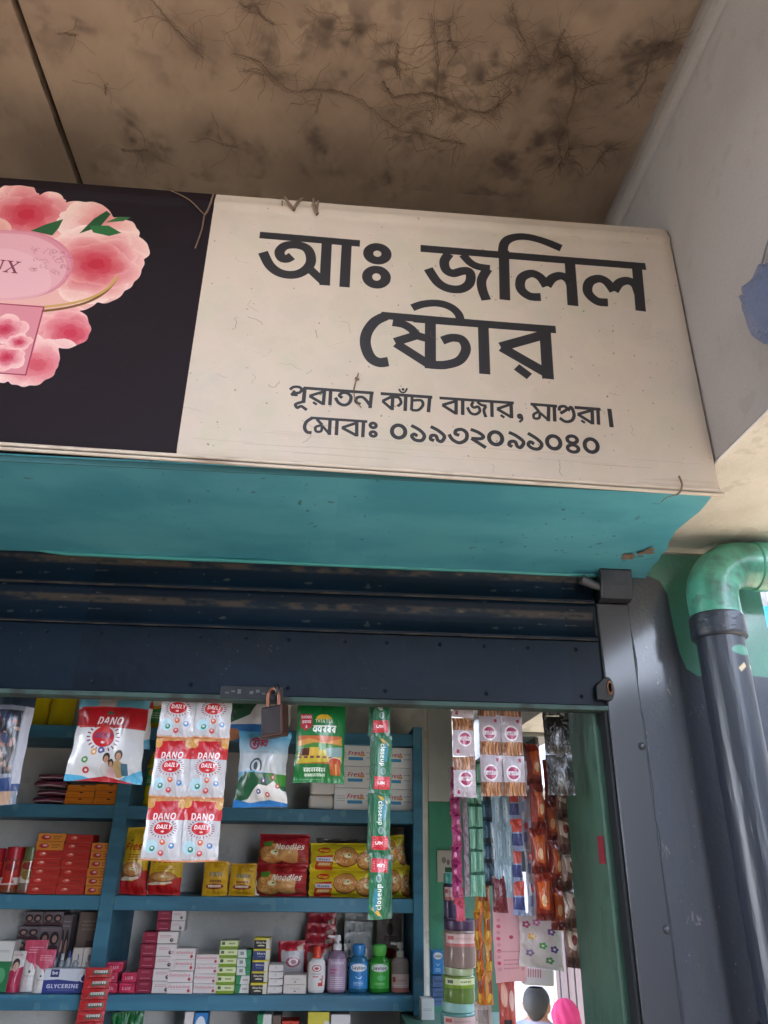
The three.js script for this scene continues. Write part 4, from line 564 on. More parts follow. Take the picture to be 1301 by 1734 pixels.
{ // top of the shelf unit: oil bottles
  const oilM = phy({ color: 0xe6d418, roughness: .12, transmission: .35, thickness: 0, ior: 1.45 }), prof = [[0, 0], [.9, 0], [1, .03], [.96, .1], [1, .16], [.95, .22], [1, .28], [.95, .34], [1, .4], [.95, .46], [1, .6], [.8, .78], [.35, .88], [.3, .93], [0, .93]], cap = [[[.36, .9], [.36, 1], [0, 1]], std({ color: 0x2a8a3c, roughness: .4 })];
  for (const [a, b, l, w] of [[42, 84, 'yellow cooking oil bottle nearest the hanging pack, standing on the shelf top', 0], [84, 128, 'yellow cooking oil bottle with green cap on the shelf top beside the milk powder bag', 0], [-30, 10, 'yellow oil bottle at the left edge of the shelf top', 0]])
    bottle('oil_bottle', l, 'bottle', 'oil bottles on the shelf top', { ...slot(0, a, b, 1110, -1.05) }, prof, oilM, cap, null, { flat: .8 });
  bottle('oil_bottle', 'oil bottle with green label on shelf top, between the milk powder bag and sachet sheet', 'bottle', 'oil bottles on the shelf top', slot(0, 248, 284, 1120, -1.05), prof, oilM, cap, [.1, .55, 1, std({ map: P.oil, roughness: .4 }), 2.6], { flat: .8 });
  bottle('oil_bottle', 'yellow oil bottle on the second shelf, half hidden behind the sachet sheet', 'bottle', null, slot(1, 244, 286, 1252), [[0, 0], [.9, 0], [1, .04], [.95, .12], [1, .2], [.95, .27], [1, .35], [1, .6], [.8, .78], [.35, .9], [.3, .94], [0, .94]], oilM, cap, [.3, .62, 1, std({ map: P.oil, roughness: .4 }), 2.6], { flat: .8 });
}
{ // second shelf
  const s = slot(1, 57, 116, 1308), t = [.026, .024, .028, .022];
  t.forEach((h, i) => { const g = new RoundedBoxGeometry(s.w * (1 - .06 * (i % 2)), h * .9, .12, 4, h * .44), gp = g.attributes.position; for (let n = 0; n < gp.count; n++) gp.setY(n, gp.getY(n) * (1 - .5 * Math.pow(Math.abs(gp.getX(n)) / s.w * 2, 3)) + .003 * Math.sin(gp.getX(n) * 70 + i * 2)); g.computeVertexNormals(); g.translate(0, 0, -.06); const q = tag(mesh('pouch', planar(g, s.w, h, -s.w / 2, -h / 2), F.maroon), `maroon and silver pouch lying flat, ${ORD(i, 4)} of the pile on the second shelf`, 'pouch', 'maroon pouches on the second shelf'); q.position.set(s.x + (i % 2 ? .004 : -.004), s.y + .012 + i * .0225, -1.02); q.rotation.y = .1 * (i - 1.5); });
  stack('orange_box', 'flat orange box in the left pile under the milk powder bag', 'box', 'flat orange boxes', 1, 111, 160, 1329, 3, C.orange); stack('orange_box', 'flat orange box in the right pile beside the shelf upright', 'box', 'flat orange boxes', 1, 160, 208, 1328, 3, C.orange);
  stack('tissue_box', 'white tissue box under the green tea pack', 'tissue box', 'white tissue boxes', 1, 567, 641, 1262, 3, C.fresh, .1, -1.02); stack('tissue_box', 'white tissue box against the right upright', 'tissue box', 'white tissue boxes', 1, 643, 700, 1266, 3, C.fresh, .1, -1.02);
  const b = slot(1, 523, 566, 1322); const wt = std({ color: 0xd8d4cc, roughness: .9, bumpMap: grain, bumpScale: .002 });
  for (let i = 0; i < 2; i++) { const q = tag(mesh('tissue_bundle', metric(new RoundedBoxGeometry(b.w, b.h / 2 * .97, .1, 3, .012)), wt), `plain white paper bundle, ${i ? 'upper' : 'lower'} of two beside the tissue boxes`, 'tissue pack', 'plain white bundles'); q.position.set(b.x + .003 * i, b.y + b.h * (.25 + .5 * i), -1.07); }
}
{ // third shelf
  const red = phy({ map: P.spiceR, roughness: .25, clearcoat: .4 }), prof = [[0, 0], [.95, 0], [1, .03], [1, .68], [.9, .74], [0, .74]];
  const cap = (c) => [[[.94, .72], [.94, .99], [.86, 1], [0, 1]], std({ color: c, roughness: .35 })], clear = std({ color: 0x7a4a38, roughness: .3 });
  bottle('spice_jar', 'red jar with red lid standing beside the olive lidded jar', 'jar', 'jars at the left end of third shelf', slot(2, -1, 31, 1434), prof, clear, cap(0xb01c28), [.08, .7, 1, red, 2.9], { flat: 1 });
  bottle('spice_jar', 'brown jar with olive lid beside the red soap boxes', 'jar', 'jars at the left end of third shelf', slot(2, 31, 58, 1434), prof, clear, cap(0x5e6a40), [.08, .7, 1, phy({ map: P.spiceG, roughness: .25, clearcoat: .4 }), 2.9], { flat: 1 });
  bottle('spice_jar', 'red lidded jar cut off by the left edge of the picture', 'jar', 'jars at the left end of third shelf', slot(2, -33, -2, 1436), prof, clear, cap(0xa81c28), [.08, .7, 1, red, 2.9], { flat: 1 });
  stack('soap_box', 'soap carton in the left red and orange stack', 'soap box', 'soap cartons stacked on the third shelf', 2, 55, 103, 1411, 7, [C.soapR, C.soapR, C.soapR, C.soapR, C.soapR, C.soapO, C.soapO]); stack('soap_box', 'red soap carton in the middle stack', 'soap box', 'soap cartons stacked on the third shelf', 2, 103, 150, 1413, 7, C.soapR); stack('soap_box', 'orange soap carton in the right stack beside the upright', 'soap box', 'soap cartons stacked on the third shelf', 2, 149, 189, 1427, 6, C.soapO, .06, -1.018);
  pack('snack_bag', 'tall yellow and red food bag beside the shelf upright', 'bag', null, slot(2, 202, 252, 1400), F.freshBag, .05, 51, { waist: .12 }); pack('snack_bag', 'shorter yellow and red food bag under the sachet sheet', 'bag', null, slot(2, 251, 307, 1432), F.freshBag, .05, 53, { waist: .02, turn: .1 });
  pack('yellow_pack', 'small yellow spice pack, left of the pair in the middle of the shelf', 'pack', 'pair of yellow packs', slot(2, 343, 386, 1458), F.yellow, .035, 55, { waist: .02 }); pack('yellow_pack', 'small yellow spice pack, right of the pair next to red noodles', 'pack', 'pair of yellow packs', slot(2, 388, 433, 1462), F.yellow, .035, 57, { waist: .02 });
  stack('small_carton', 'narrow green and white carton behind the right yellow pack', 'box', null, 2, 430, 441, 1478, 1, C.gw, .03, -1.05);
  const n = slot(2, 434, 521, 1414); for (let i = 0; i < 2; i++) pack('noodle_pack', `red instant noodle pack, ${i ? 'upper' : 'lower'} of the two stacked`, 'noodles', 'red noodle packs', { ...n, y: n.y + i * n.h / 2, h: n.h / 2 * 1.04, x: n.x + i * .003 }, F.noodles, .07, 61 + i, { waist: .02 });
  const m = slot(2, 524, 632, 1430), m2 = slot(2, 630, 697, 1418);
  for (let i = 0; i < 2; i++) { pack('noodle_pack', `yellow noodle pack with red badge, ${i ? 'upper' : 'lower'} one left of the green strip`, 'noodles', 'yellow noodle packs', { ...m, y: m.y + i * m.h / 2, h: m.h / 2 * 1.05 }, F.maggi, .07, 65 + i, { waist: .02 }); pack('noodle_pack', `yellow noodle pack leaning at the right upright, ${i ? 'upper' : 'lower'} one`, 'noodles', 'yellow noodle packs', { ...m2, y: m2.y + i * m2.h / 2, h: m2.h / 2 * 1.05, x: m2.x - i * .006, w: m2.w * (i ? .9 : 1) }, F.maggi, .04, 69 + i, { waist: .06, roll: i ? .1 : .03 }); }
  const dk = film(null, { color: 0x4a3c28 }); pack('noodle_pack', 'dark brown pack standing behind the yellow noodles', 'pack', null, slot(2, 534, 625, 1419, -1.12), dk, .03, 73);
}
{ // fourth shelf, left bay
  stack('carton', 'white and green carton at the left edge of the fourth shelf', 'box', null, 3, -12, 17, 1592, 1, C.greenCart, .05, -1.03);
  const tubeGeo = (w, h) => { const g = new THREE.CylinderGeometry(1, 1, h, 20, 10, false), p = g.attributes.position; for (let i = 0; i < p.count; i++) { const v = p.getY(i) / h + .5, k = sm(.1, 1, v); p.setXYZ(i, p.getX(i) * w / 2 * (.82 + .18 * k), (v) * h, p.getZ(i) * w / 2 * .8 * (1 - .93 * k)); } g.computeVertexNormals(); return planar(g, w, h); };
  for (const [a, b, y, m, l, z] of [[8, 35, 1612, P.faceTube, 'white and magenta cream tube with a face, left of the pink tubes', -1.02], [29, 69, 1594, P.pinkTube, 'larger pink and white face wash tube standing on its cap', -1.03], [52, 85, 1610, P.pinkTube, 'smaller pink and white face wash tube beside the blue carton', -1.01]]) {
    const s = slot(3, a, b, y, z), t = thing('cream_tube', l, 'tube', V(s.x, s.y, z - s.w / 2), 'tubes on the fourth shelf'), ch = s.h * .13;
    mesh('tube_body', tubeGeo(s.w, s.h - ch).translate(0, ch, 0), film(m), t); mesh('cap', new THREE.CylinderGeometry(s.w * .4, s.w * .42, ch, 20).scale(1, 1, .8).translate(0, ch / 2, 0), std({ color: m === P.faceTube ? 0xb01c4c : 0xd2cecc, roughness: .35 }), t);
  }
  const face = [[30, 62, 1567, 1543], [63, 97, 1567, 1543], [20, 58, 1590, 1568], [58, 96, 1612, 1568], [18, 55, 1612, 1590]];
  face.forEach(([a, b, y1, y0], i) => { const z = -1.14, s = slot(3, a, b, y0, z), yb = at((a + b) / 2, y1, z).y, q = tag(mesh('dye_box', block(s.w, s.h + s.y - yb - .001, .06), C.face), ['dim hair dye box, top left of the pile behind the tubes', 'dim hair dye box, top right of the pile behind the tubes', 'dim hair dye box, middle left of the pile behind the tubes', 'hair dye box with two faces, middle right of the pile', 'dim hair dye box, lower left of the pile behind the tubes'][i], 'box', 'hair dye boxes at the back'); q.position.set(s.x, yb, z); });
  { const s = slot(3, 18, 96, 1612, -1.14); const q = tag(mesh('dye_box', block(s.w, s.h, .06), C.face), 'wide hair dye carton at the bottom of the dim pile', 'box', 'hair dye boxes at the back'); q.position.set(s.x, s.y, -1.14); }
  stack('dye_box', 'narrow hair dye box at the right of the dim pile', 'box', 'hair dye boxes at the back', 3, 96, 114, 1548, 1, C.face, .05, -1.15); stack('brown_box', 'tall dim brown carton beside the shelf upright', 'box', null, 3, 124, 168, 1543, 1, C.brownBox, .06, -1.13);
  stack('glycerine_box', 'blue and white glycerine display carton holding small bottles', 'box', null, 3, 72, 150, 1640, 1, C.glyc, .03, -1.012);
  const glass = phy({ color: 0xb8c4cc, roughness: .1, transmission: .5, thickness: 0 }), wc = std({ color: 0xb8bcc4, roughness: .4 });
  for (let i = 0; i < 4; i++) bottle('glycerine_bottle', `small clear glycerine bottle behind the blue carton, ${['first', 'second', 'third', 'fourth'][i]} from the left`, 'bottle', 'small glycerine bottles', slot(3, 82 + i * 12, 93 + i * 12, 1611 + (i % 2) * 5, -1.055), [[0, 0], [1, 0], [1, .75], [.5, .84], [0, .84]], glass, [[[.55, .82], [.55, 1], [0, 1]], i % 2 ? wc : std({ color: 0x2a3878, roughness: .4 })], null, { flat: 1 });
  stack('small_carton', 'small white carton with orange print, left of the pair above the glycerine carton', 'box', 'pair of printed cartons', 3, 118, 136, 1604, 1, carton(P.hand), .02, -1.06); stack('small_carton', 'small grey carton with orange print, right of the pair above the glycerine carton', 'box', 'pair of printed cartons', 3, 137, 158, 1604, 1, carton(P.hand), .02, -1.06);
}
{ // fourth shelf, right bay
  const lx = film(P.lux), bs = [[174, 201, 0, 'bottom left'], [202, 231, 0, 'bottom right'], [175, 199, 1, 'middle left'], [205, 232, 1, 'middle right'], [177, 206, 2, 'single top']];
  for (const [a, b, k, l] of bs) { const s = slot(3, a, b, 1629), h = s.h / 3, m = tag(mesh('soap_bar', block(s.w * .97, h * .96, .05, .004), lx), `pink wrapped soap bar, ${l} one of the little pile`, 'soap', 'pile of pink soaps'); m.position.set(s.x, s.y + k * h, -1.02); m.rotation.y = (jit() - .5) * .1; }
  const bb = stack('burgundy_box', 'burgundy cosmetic box in the front stack', 'box', 'burgundy cosmetic boxes', 3, 235, 262, 1578, 5, C.burg, .05, -1.02), h0 = bb.h;
  stack('cream_box', 'narrow white cosmetic box next to the burgundy stack', 'box', 'white cosmetic boxes', 3, 262, 297, 1578, 5, C.fairN, .05, -1.02);
  const up = (w, l, g, a, b, m) => { const s = slot(3, a, b, 1578), s2 = slot(3, a, b, 1543); for (let i = 0; i < 2; i++) { const q = tag(mesh(w, block(s2.w * .97, (s2.h - s.h) / 2 * .98, .05), m), `${l}, ${i ? 'upper' : 'lower'} of the two set back on top`, 'box', g); q.position.set(s2.x, s.y + s.h + i * (s2.h - s.h) / 2, -1.045); } };
  up('burgundy_box', 'burgundy cosmetic box', 'burgundy cosmetic boxes', 256, 281, C.burg); up('cream_box', 'narrow white cosmetic box', 'white cosmetic boxes', 281, 306, C.fairN);
  stack('cream_box', 'wide white cosmetic box with pink lettering, left stack', 'box', 'white cosmetic boxes', 3, 286, 329, 1606, 4, C.fair, .05, -1.018); stack('cream_box', 'wide white cosmetic box with pink lettering, right stack', 'box', 'white cosmetic boxes', 3, 329, 369, 1616, 4, C.fair, .05, -1.022);
  stack('green_box', 'lime green and cream box', 'box', 'lime green boxes', 3, 369, 400, 1593, 6, C.greenBox); stack('green_white_box', 'green and white box beside the lime stack', 'box', 'green and white boxes', 3, 400, 424, 1608, 5, [C.gw, C.gw, C.wg, C.wg, C.wg], .05, -1.026);
  stack('hair_colour_box', 'yellow topped dark box', 'box', 'yellow topped dark boxes', 3, 427, 455, 1588, 5, [C.marks, C.marks, C.marksB, C.marksB, C.marks], .05, -1.016);
  stack('swoosh_box', 'small white box with a dark wavy line', 'box', 'small white boxes with dark line', 3, 454, 479, 1634, 4, C.swoosh); stack('cream_box', 'plain cream carton before the red pouch', 'box', 'plain cream cartons', 3, 480, 519, 1651, 2, C.cream);
  pack('soap_pouch', 'red and grey soap pouch standing behind the cream cartons', 'pouch', 'red soap pouches', slot(3, 469, 515, 1594, -1.1), F.life, .03, 81, { waist: .03 });
  [1545, 1565, 1582, 1598].forEach((y, i) => pack('soap_pouch', `red and grey soap pouch behind the white bottle, ${['backmost and tallest', 'second from the back', 'third from the back', 'frontmost'][i]}`, 'pouch', 'red soap pouches', slot(3, 518 - i * 1.5, 568 - i * 1.5, y, -1.24 + i * .045), F.life, .03, 83 + i, { waist: .03 }));
  [1545, 1562, 1580, 1598].forEach((y, i) => pack('refill_pouch', `white soap refill pouch behind the blue bottle, ${['backmost and tallest', 'second from the back', 'third from the back', 'frontmost'][i]}`, 'pouch', 'white refill pouches', slot(3, 582, 628 + (i % 2) * 3, y, -1.24 + i * .045), F.savP, .03, 91 + i, { waist: .02 }));
  pack('hand_wash_pouch', 'tall pale pouch with red and green print behind the green bottle', 'pouch', null, slot(3, 638, 681, 1546, -1.2), F.hand, .04, 97, { waist: .02 });
  const rd = [[0, 0], [.85, 0], [.98, .04], [1, .15], [1, .55], [.9, .68], [.5, .76], [.42, .78], [0, .78]];
  bottle('lotion_bottle', 'white lotion bottle with orange red cap', 'bottle', 'row of wash bottles', slot(3, 521, 552, 1604), [[0, 0], [.8, 0], [.88, .03], [1, .3], [1, .55], [.85, .7], [.55, .74], [0, .74]], std({ color: 0xd8d4d2, roughness: .3 }), [[[.5, .73], [.48, .8], [.34, 1], [0, 1]], std({ color: 0xd23a1c, roughness: .35 })], [.08, .66, 1, carton(P.lifeB), 2.2]);
  const lq = (c, tr = .45) => phy({ color: c, roughness: .1, transmission: tr, thickness: 0, ior: 1.4 }), wp = std({ color: 0xd4d0d0, roughness: .35 });
  bottle('pump_bottle', 'clear lilac hand wash bottle with white pump', 'bottle', 'row of wash bottles', slot(3, 554, 588, 1590), [[0, 0], [.9, 0], [1, .04], [1, .6], [.85, .72], [.4, .78], [0, .78]], lq(0xa48aa4), [[[.42, .77], [.42, .87], [.2, .9], [0, .9]], wp], [.06, .62, 1, std({ map: P.savC, roughness: .3 }), 2.0], { pump: wp, pumpY: .89 });
  bottle('wash_bottle', 'blue liquid wash bottle with blue cap', 'bottle', 'row of wash bottles', slot(3, 591, 625, 1600), rd, lq(0x3a8ab4), [[[.55, .76], [.66, .84], [.66, .96], [.5, 1], [0, 1]], std({ color: 0x2a7ab8, roughness: .3 })], [.1, .62, 1, std({ map: P.savB, roughness: .35 }), 2.1]);
  bottle('wash_bottle', 'green liquid wash bottle with lime cap', 'bottle', 'row of wash bottles', slot(3, 626, 662, 1601), rd, lq(0x3cae3a), [[[.55, .76], [.66, .84], [.7, .96], [.5, 1], [0, 1]], std({ color: 0x5cc050, roughness: .3 })], [.1, .62, 1, std({ map: P.savG, roughness: .35 }), 2.1]);
  bottle('pump_bottle', 'small clear pump bottle with pink label beside the right upright', 'bottle', 'row of wash bottles', slot(3, 664, 695, 1606), [[0, 0], [.9, 0], [1, .04], [1, .68], [.7, .76], [.4, .78], [0, .78]], lq(0xc4b0ae), [[[.42, .77], [.42, .9], [.2, .93], [0, .93]], wp], [.03, .42, 1, std({ map: P.pinkL, roughness: .35 }), 2.4], { pump: wp, pumpY: .92 });
}
{ // lowest visible shelf: only the tops show
  const gp = film(null, { color: 0x1c6a34 });
  pack('green_pouch', 'dark green pouch, left of the pair on the lowest shelf', 'pouch', 'green pouches', slot(4, 178, 210, 1716), gp, .04, 101); pack('green_pouch', 'dark green pouch, right of the pair on the lowest shelf', 'pouch', 'green pouches', slot(4, 204, 234, 1713), gp, .04, 103);
  stack('carton', 'white carton edge beside the blue carton on the lowest shelf', 'box', null, 4, 306, 322, 1711, 1, C.fairN); stack('carton', 'blue carton under the white cosmetic boxes on the lowest shelf', 'box', null, 4, 323, 346, 1713, 1, carton(P.savB)); stack('carton', 'green carton under the yellow topped boxes on the lowest shelf', 'box', null, 4, 431, 456, 1716, 1, C.gw); stack('carton', 'tan carton beside the green one on the lowest shelf', 'box', null, 4, 457, 472, 1717, 1, carton(P.brownBox)); stack('carton', 'red carton low on the lowest shelf', 'box', null, 4, 474, 504, 1728, 1, C.soapR);
  stack('carton', 'dark blue carton under the soap pouches', 'box', null, 4, 518, 556, 1712, 1, carton(P.marksB)); stack('carton', 'black and white carton under the lilac bottle', 'box', null, 4, 558, 592, 1716, 1, C.swoosh);
}
// ---------- goods hanging behind the half-open shutter ----------
function span(xl, xr, yt, yb, z) { const ym = (yt + yb) / 2, a = at(xl, ym, z).x, b = at(xr, ym, z).x, xm = (xl + xr) / 2, y0 = at(xm, yb, z).y, y1 = at(xm, yt, z).y; return { x: (a + b) / 2, w: b - a, y: y0, h: y1 - y0, z }; }
{
  pack('snack_bag', 'silver blue printed bag hanging at the left edge of the opening', 'bag', null, span(-34, 40, 1150, 1362, -.1), F.leftPack, .05, 201, { waist: .05 });
  pack('milk_powder_bag', 'large red and white milk powder bag with a family picture', 'bag', null, span(117, 246, 1148, 1324, -.1), F.danoBig, .06, 203, { waist: .1, turn: .12, pucker: .2 });
  pack('milk_powder_bag', 'blue and red milk powder bag hanging behind the family picture bag', 'bag', null, span(140, 258, 1130, 1262, -.17), F.danoBig, .05, 205, { waist: .08, turn: .3 });
  // sheet of joined sachets: two across, three rows showing
  const s = span(258, 383, 1155, 1459, -.05), t = thing('sachet_sheet', 'sheet of six joined red and white milk powder sachets', 'sachets', V(s.x, s.y, s.z)), w = s.w / 2 * .99, h = s.h / 3;
  for (let j = 0; j < 3; j++) for (let i = 0; i < 2; i++) { const g = pouch(w * 1.03, h * 1.005, .02, 211 + j * 2 + i, { crimp: .045, waist: .03, nx: 14, ny: 18, bend: .006 }), m = mesh('sachet', g, F.dano, t); m.position.set((i - .5) * w, j * h, (j - 1) * .003); m.rotation.y = (i ? .06 : -.03); }
  pack('milk_bag', 'green blue and white milk bag hanging under the padlock', 'bag', null, span(396, 490, 1236, 1366, -.09), F.cow, .055, 221, { waist: .12, turn: -.12, pucker: .2 });
  pack('milk_bag', 'wider green and blue milk bag behind the padlock', 'bag', null, span(373, 494, 1150, 1252, -.16), F.cow2, .05, 223, { waist: .04 });
  pack('tea_pack', 'green tea pack with a village picture and an orange cup', 'tea', null, span(500, 586, 1166, 1326, -.07), F.tea, .04, 225, { waist: .04, crimp: .08 });
  const c = span(622, 661, 1156, 1556, -.05), st = thing('toothpaste_strip', 'long green strip of four toothpaste sachets before the shelf', 'sachets', V(c.x, c.y, c.z));
  for (let i = 0; i < 4; i++) { const g = pouch(c.w, c.h / 4 * 1.003, .009, 231 + i, { crimp: .05, waist: .04, nx: 10, ny: 18, bend: .008 }), m = mesh('sachet', g, F.closeup, st); m.position.y = i * c.h / 4; if (i === 0) { m.rotation.z = Math.PI; m.position.y = c.h / 4; } m.position.x = [.006, .001, .003, -.001][i]; m.rotation.y = [.1, -.1, .12, 0][i]; }
  const strip = (label, cols, xl, xr, yt, yb, z, n, m, seed, o = {}) => { const q = span(xl, xr, yt, yb, z), k = thing('shampoo_strip', label, 'sachets', V(q.x, q.y, z)), cw = q.w / cols; for (let a = 0; a < cols; a++) for (let i = 0; i < n; i++) { const g = pouch(cw * .98, q.h / n, .012, seed + a * 9 + i, { crimp: .06, nx: 10, ny: 14, waist: .03, bend: .006 }), e = mesh('sachet', g, m, k); e.position.set((a - (cols - 1) / 2) * cw, i * q.h / n, 0); if (o.flip) { e.rotation.z = Math.PI; e.position.y += q.h / n; } e.rotation.y = (jit() - .5) * .2; } };
  strip('single strip of white and gold shampoo sachets left of the double strip', 1, 766, 804, 1152, 1350, -.06, 3, F.silk, 241);
  strip('double strip of white and gold shampoo sachets', 2, 811, 886, 1150, 1348, -.07, 3, F.silk, 251, { flip: true });
  strip('dark strip of sachets seen from the back beside the green pillar side', 1, 921, 966, 1150, 1346, -.09, 3, film(P.savP, { color: 0x38342f }), 271);
  const rs = span(133, 178, 1638, 1790, -.93), rt = thing('red_strip', 'red strip of small sachets hanging before the lower shelf', 'sachets', V(rs.x, rs.y, rs.z));
  for (let i = 0; i < 8; i++) { const m = mesh('sachet', pouch(rs.w, rs.h / 8, .012, 281 + i, { nx: 8, ny: 8, waist: .02 }), F.redSt, rt); m.position.y = i * rs.h / 8; m.rotation.y = .12; m.position.x = (i - 4) * .001; }
}
{ // strips and bags hanging in the side opening
  const strand = (label, xl, xr, yt, yb, z, n, m, seed, o = {}) => { const q = span(xl, xr, yt, yb, z), k = thing('hanging_strip', label, o.cat ?? 'sachet strip', V(q.x, q.y, z), o.group), cols = o.cols ?? 1, cw = q.w / cols; for (let a = 0; a < cols; a++) for (let i = 0; i < n; i++) { const g = pouch(cw * 1.02, q.h / n * 1.04, o.t ?? .016, seed + a * 17 + i, { nx: 8, ny: 10, waist: o.waist ?? .12, crimp: .08, pucker: .4 }), e = mesh('sachet', g, Array.isArray(m) ? m[(i + a) % m.length] : m, k); e.position.set((a - (cols - 1) / 2) * cw + (jit() - .5) * .004, i * q.h / n, (jit() - .5) * .012); e.rotation.y = (jit() - .5) * .9; } };
  const f = (c, o = {}) => film(null, { color: c, roughness: .25, ...o }), print = (bg, fn) => film(paint(128, 192, (g, w, h) => { R(g, bg, 0, 0, w, h); fn(g, w, h); }));
  const pinkP = print('#b03a72', (g) => { for (let i = 0; i < 6; i++) R(g, '#8a2450', 10 + i * 18, 20 + (i % 3) * 50, 10, 40); EL(g, '#e08ab0', 64, 96, 20, 30); });
  strand('knobbly pink strip of small sachets, leftmost in the side opening', 764, 782, 1300, 1520, -.3, 8, pinkP, 301, { t: .025 });
  strand('short pink twisted end below the pink strip', 770, 788, 1505, 1560, -.32, 2, f(0xd0506a), 315);
  strand('thin pale lilac strip beside the pink one', 784, 793, 1290, 1518, -.31, 7, print('#b8a8b4', (g) => EL(g, '#8a5a78', 64, 90, 14, 14)), 321);
  strand('mint green strip with dark green bands', 794, 817, 1290, 1518, -.3, 6, print('#7ab89a', (g, w, h) => { R(g, '#12583c', 0, 0, w, 26); R(g, '#4a8a6c', 20, 30, 8, h); R(g, '#a8d4bc', 60, 30, 16, h); }), 331, { cols: 2, t: .012, waist: .03 });
  strand('dark teal strip between the green and pale blue ones', 817, 836, 1290, 1500, -.34, 6, print('#34586a', (g) => { R(g, '#6a98b0', 30, 40, 20, 110); R(g, '#1c3440', 0, 150, 128, 40); }), 351);
  strand('pale blue strip hanging in the middle of the opening', 834, 866, 1290, 1520, -.3, 4, print('#9ab4c0', (g) => { R(g, '#7a98a8', 20, 20, 14, 150); R(g, '#c4d4dc', 70, 30, 20, 130); EL(g, '#4a5a68', 64, 90, 5, 7); }), 361, { cols: 2, t: .012, waist: .05 });
  strand('strip striped in red and blue', 864, 884, 1290, 1550, -.3, 5, print('#8a98b8', (g, w) => { R(g, '#c84432', 0, 0, w, 80); R(g, '#2c3a7a', 0, 90, w, 70); }), 371, { t: .014 });
  strand('narrow pale strip with red dots right of the striped one', 884, 902, 1290, 1550, -.31, 5, print('#a8b0c0', (g) => { EL(g, '#c85048', 64, 40, 24, 24); R(g, '#6a78a0', 20, 80, 40, 60); }), 381, { t: .012 });
  const chip = print('#8e2c1a', (g) => { PG(g, '#c85a22', 20, 40, 110, 30, 100, 150, 30, 140); EL(g, '#e8b888', 64, 110, 20, 24); R(g, '#6a1a14', 0, 160, 128, 32); });
  strand('left strand of red and orange snack bags', 898, 928, 1262, 1560, -.28, 4, chip, 391, { t: .035, cat: 'snack bags' });
  strand('right strand of red and orange snack bags', 926, 954, 1290, 1575, -.29, 4, chip, 401, { t: .035, cat: 'snack bags' });
  strand('brown and cream strand beside the green pillar side', 950, 976, 1330, 1640, -.27, 5, print('#7a5a4a', (g) => { PG(g, '#c8b098', 20, 10, 110, 30, 90, 110, 24, 90); EL(g, '#8a2a24', 80, 60, 24, 24); R(g, '#5a3a30', 0, 140, 128, 52); }), 411, { t: .03, cat: 'snack bags' });
  strand('orange and yellow strand below the green strip', 804, 833, 1495, 1702, -.34, 4, print('#c88418', (g) => { PG(g, '#8a3a14', 30, 60, 110, 40, 100, 120, 40, 130); EL(g, '#e8b84a', 50, 150, 24, 30); R(g, '#d85a24', 100, 0, 28, 192); }), 421, { cols: 2, t: .02, waist: .2, cat: 'snack bags' });
  pack('small_pouch', 'maroon pouch hanging below the pale blue strip', 'pouch', null, span(836, 861, 1484, 1546, -.29), f(0x6a1c28), .02, 431);
  // pink foam pad in a clear bag, bent over like a sole
  const pad = paint(192, 384, (g, w, h) => { R(g, '#d8a4aa', 0, 0, w, h); for (let i = 0; i < 9; i++) for (const x of [26, 166]) EL(g, i % 2 ? '#c84a6a' : '#c88a94', x, 120 + i * 26, 11, 8); EL(g, '#a83a4a', 96, 190, 12, 8); R(g, '#c08a92', 20, 250, 150, 5); LN(g, '#b87a86', 50, 286, 90, 3, 18, 6); });
  const pq = span(838, 888, 1512, 1664, -.4), pg = pouch(pq.w, pq.h, .03, 441, { crimp: .02, waist: -.12, pucker: .05, bend: .03 }), pm = tag(mesh('foam_pad', pg, std({ map: pad, roughness: .55 })), 'pale pink padded sheet curving down in the side opening', 'pad'); pm.position.set(pq.x, pq.y, pq.z);
  pack('baby_cloth_pack', 'white bag printed with flowers below the striped strip', 'bag', null, span(880, 953, 1548, 1642, -.36), print('#d4ccc8', (g, w, h) => { for (const [x, y, c] of [[20, 40, '#b8407a'], [50, 30, '#c87ab0'], [36, 80, '#d8a040'], [96, 60, '#6a4a9a'], [104, 120, '#5a3a8a'], [70, 110, '#4aa060'], [30, 140, '#8a7aa8'], [90, 160, '#4a8a5a']]) { for (let k = 0; k < 5; k++) EL(g, c, x + 8 * Math.cos(k * 1.26), y + 8 * Math.sin(k * 1.26), 5, 5); EL(g, '#e8e0c0', x, y, 4, 4); } }), .03, 443, { turn: -.2, roll: -.06 });
  const wq = span(884, 936, 1636, 1668, -.42); const wb = tag(mesh('white_tray', planar(new RoundedBoxGeometry(wq.w, wq.h, .03, 2, .006).translate(0, wq.h / 2, 0), wq.w, wq.h), carton(paint(192, 96, (g, w, h) => { R(g, '#dcd4d2', 0, 0, w, h); for (let i = 0; i < 7; i++) R(g, '#c86a80', 10 + i * 15, 10, 6, 44); }))), 'white strip with pink bars below the flowered bag', 'packet'); wb.position.set(wq.x, wq.y, wq.z); wb.rotation.z = -.05;
  pack('snack_bag', 'red and pink packet low in the side opening, left of the man', 'bag', null, span(847, 876, 1660, 1760, -.4), print('#b8443a', (g) => { EL(g, '#d8a088', 40, 50, 24, 40); EL(g, '#e0b8b0', 96, 70, 20, 34); R(g, '#2a2430', 30, 130, 60, 50); }), .025, 447);
  pack('snack_bag', 'grey white packet below the orange strand', 'bag', null, span(806, 836, 1698, 1780, -.4), print('#b4a49c', (g) => R(g, '#8a7a74', 20, 30, 80, 90)), .025, 449);
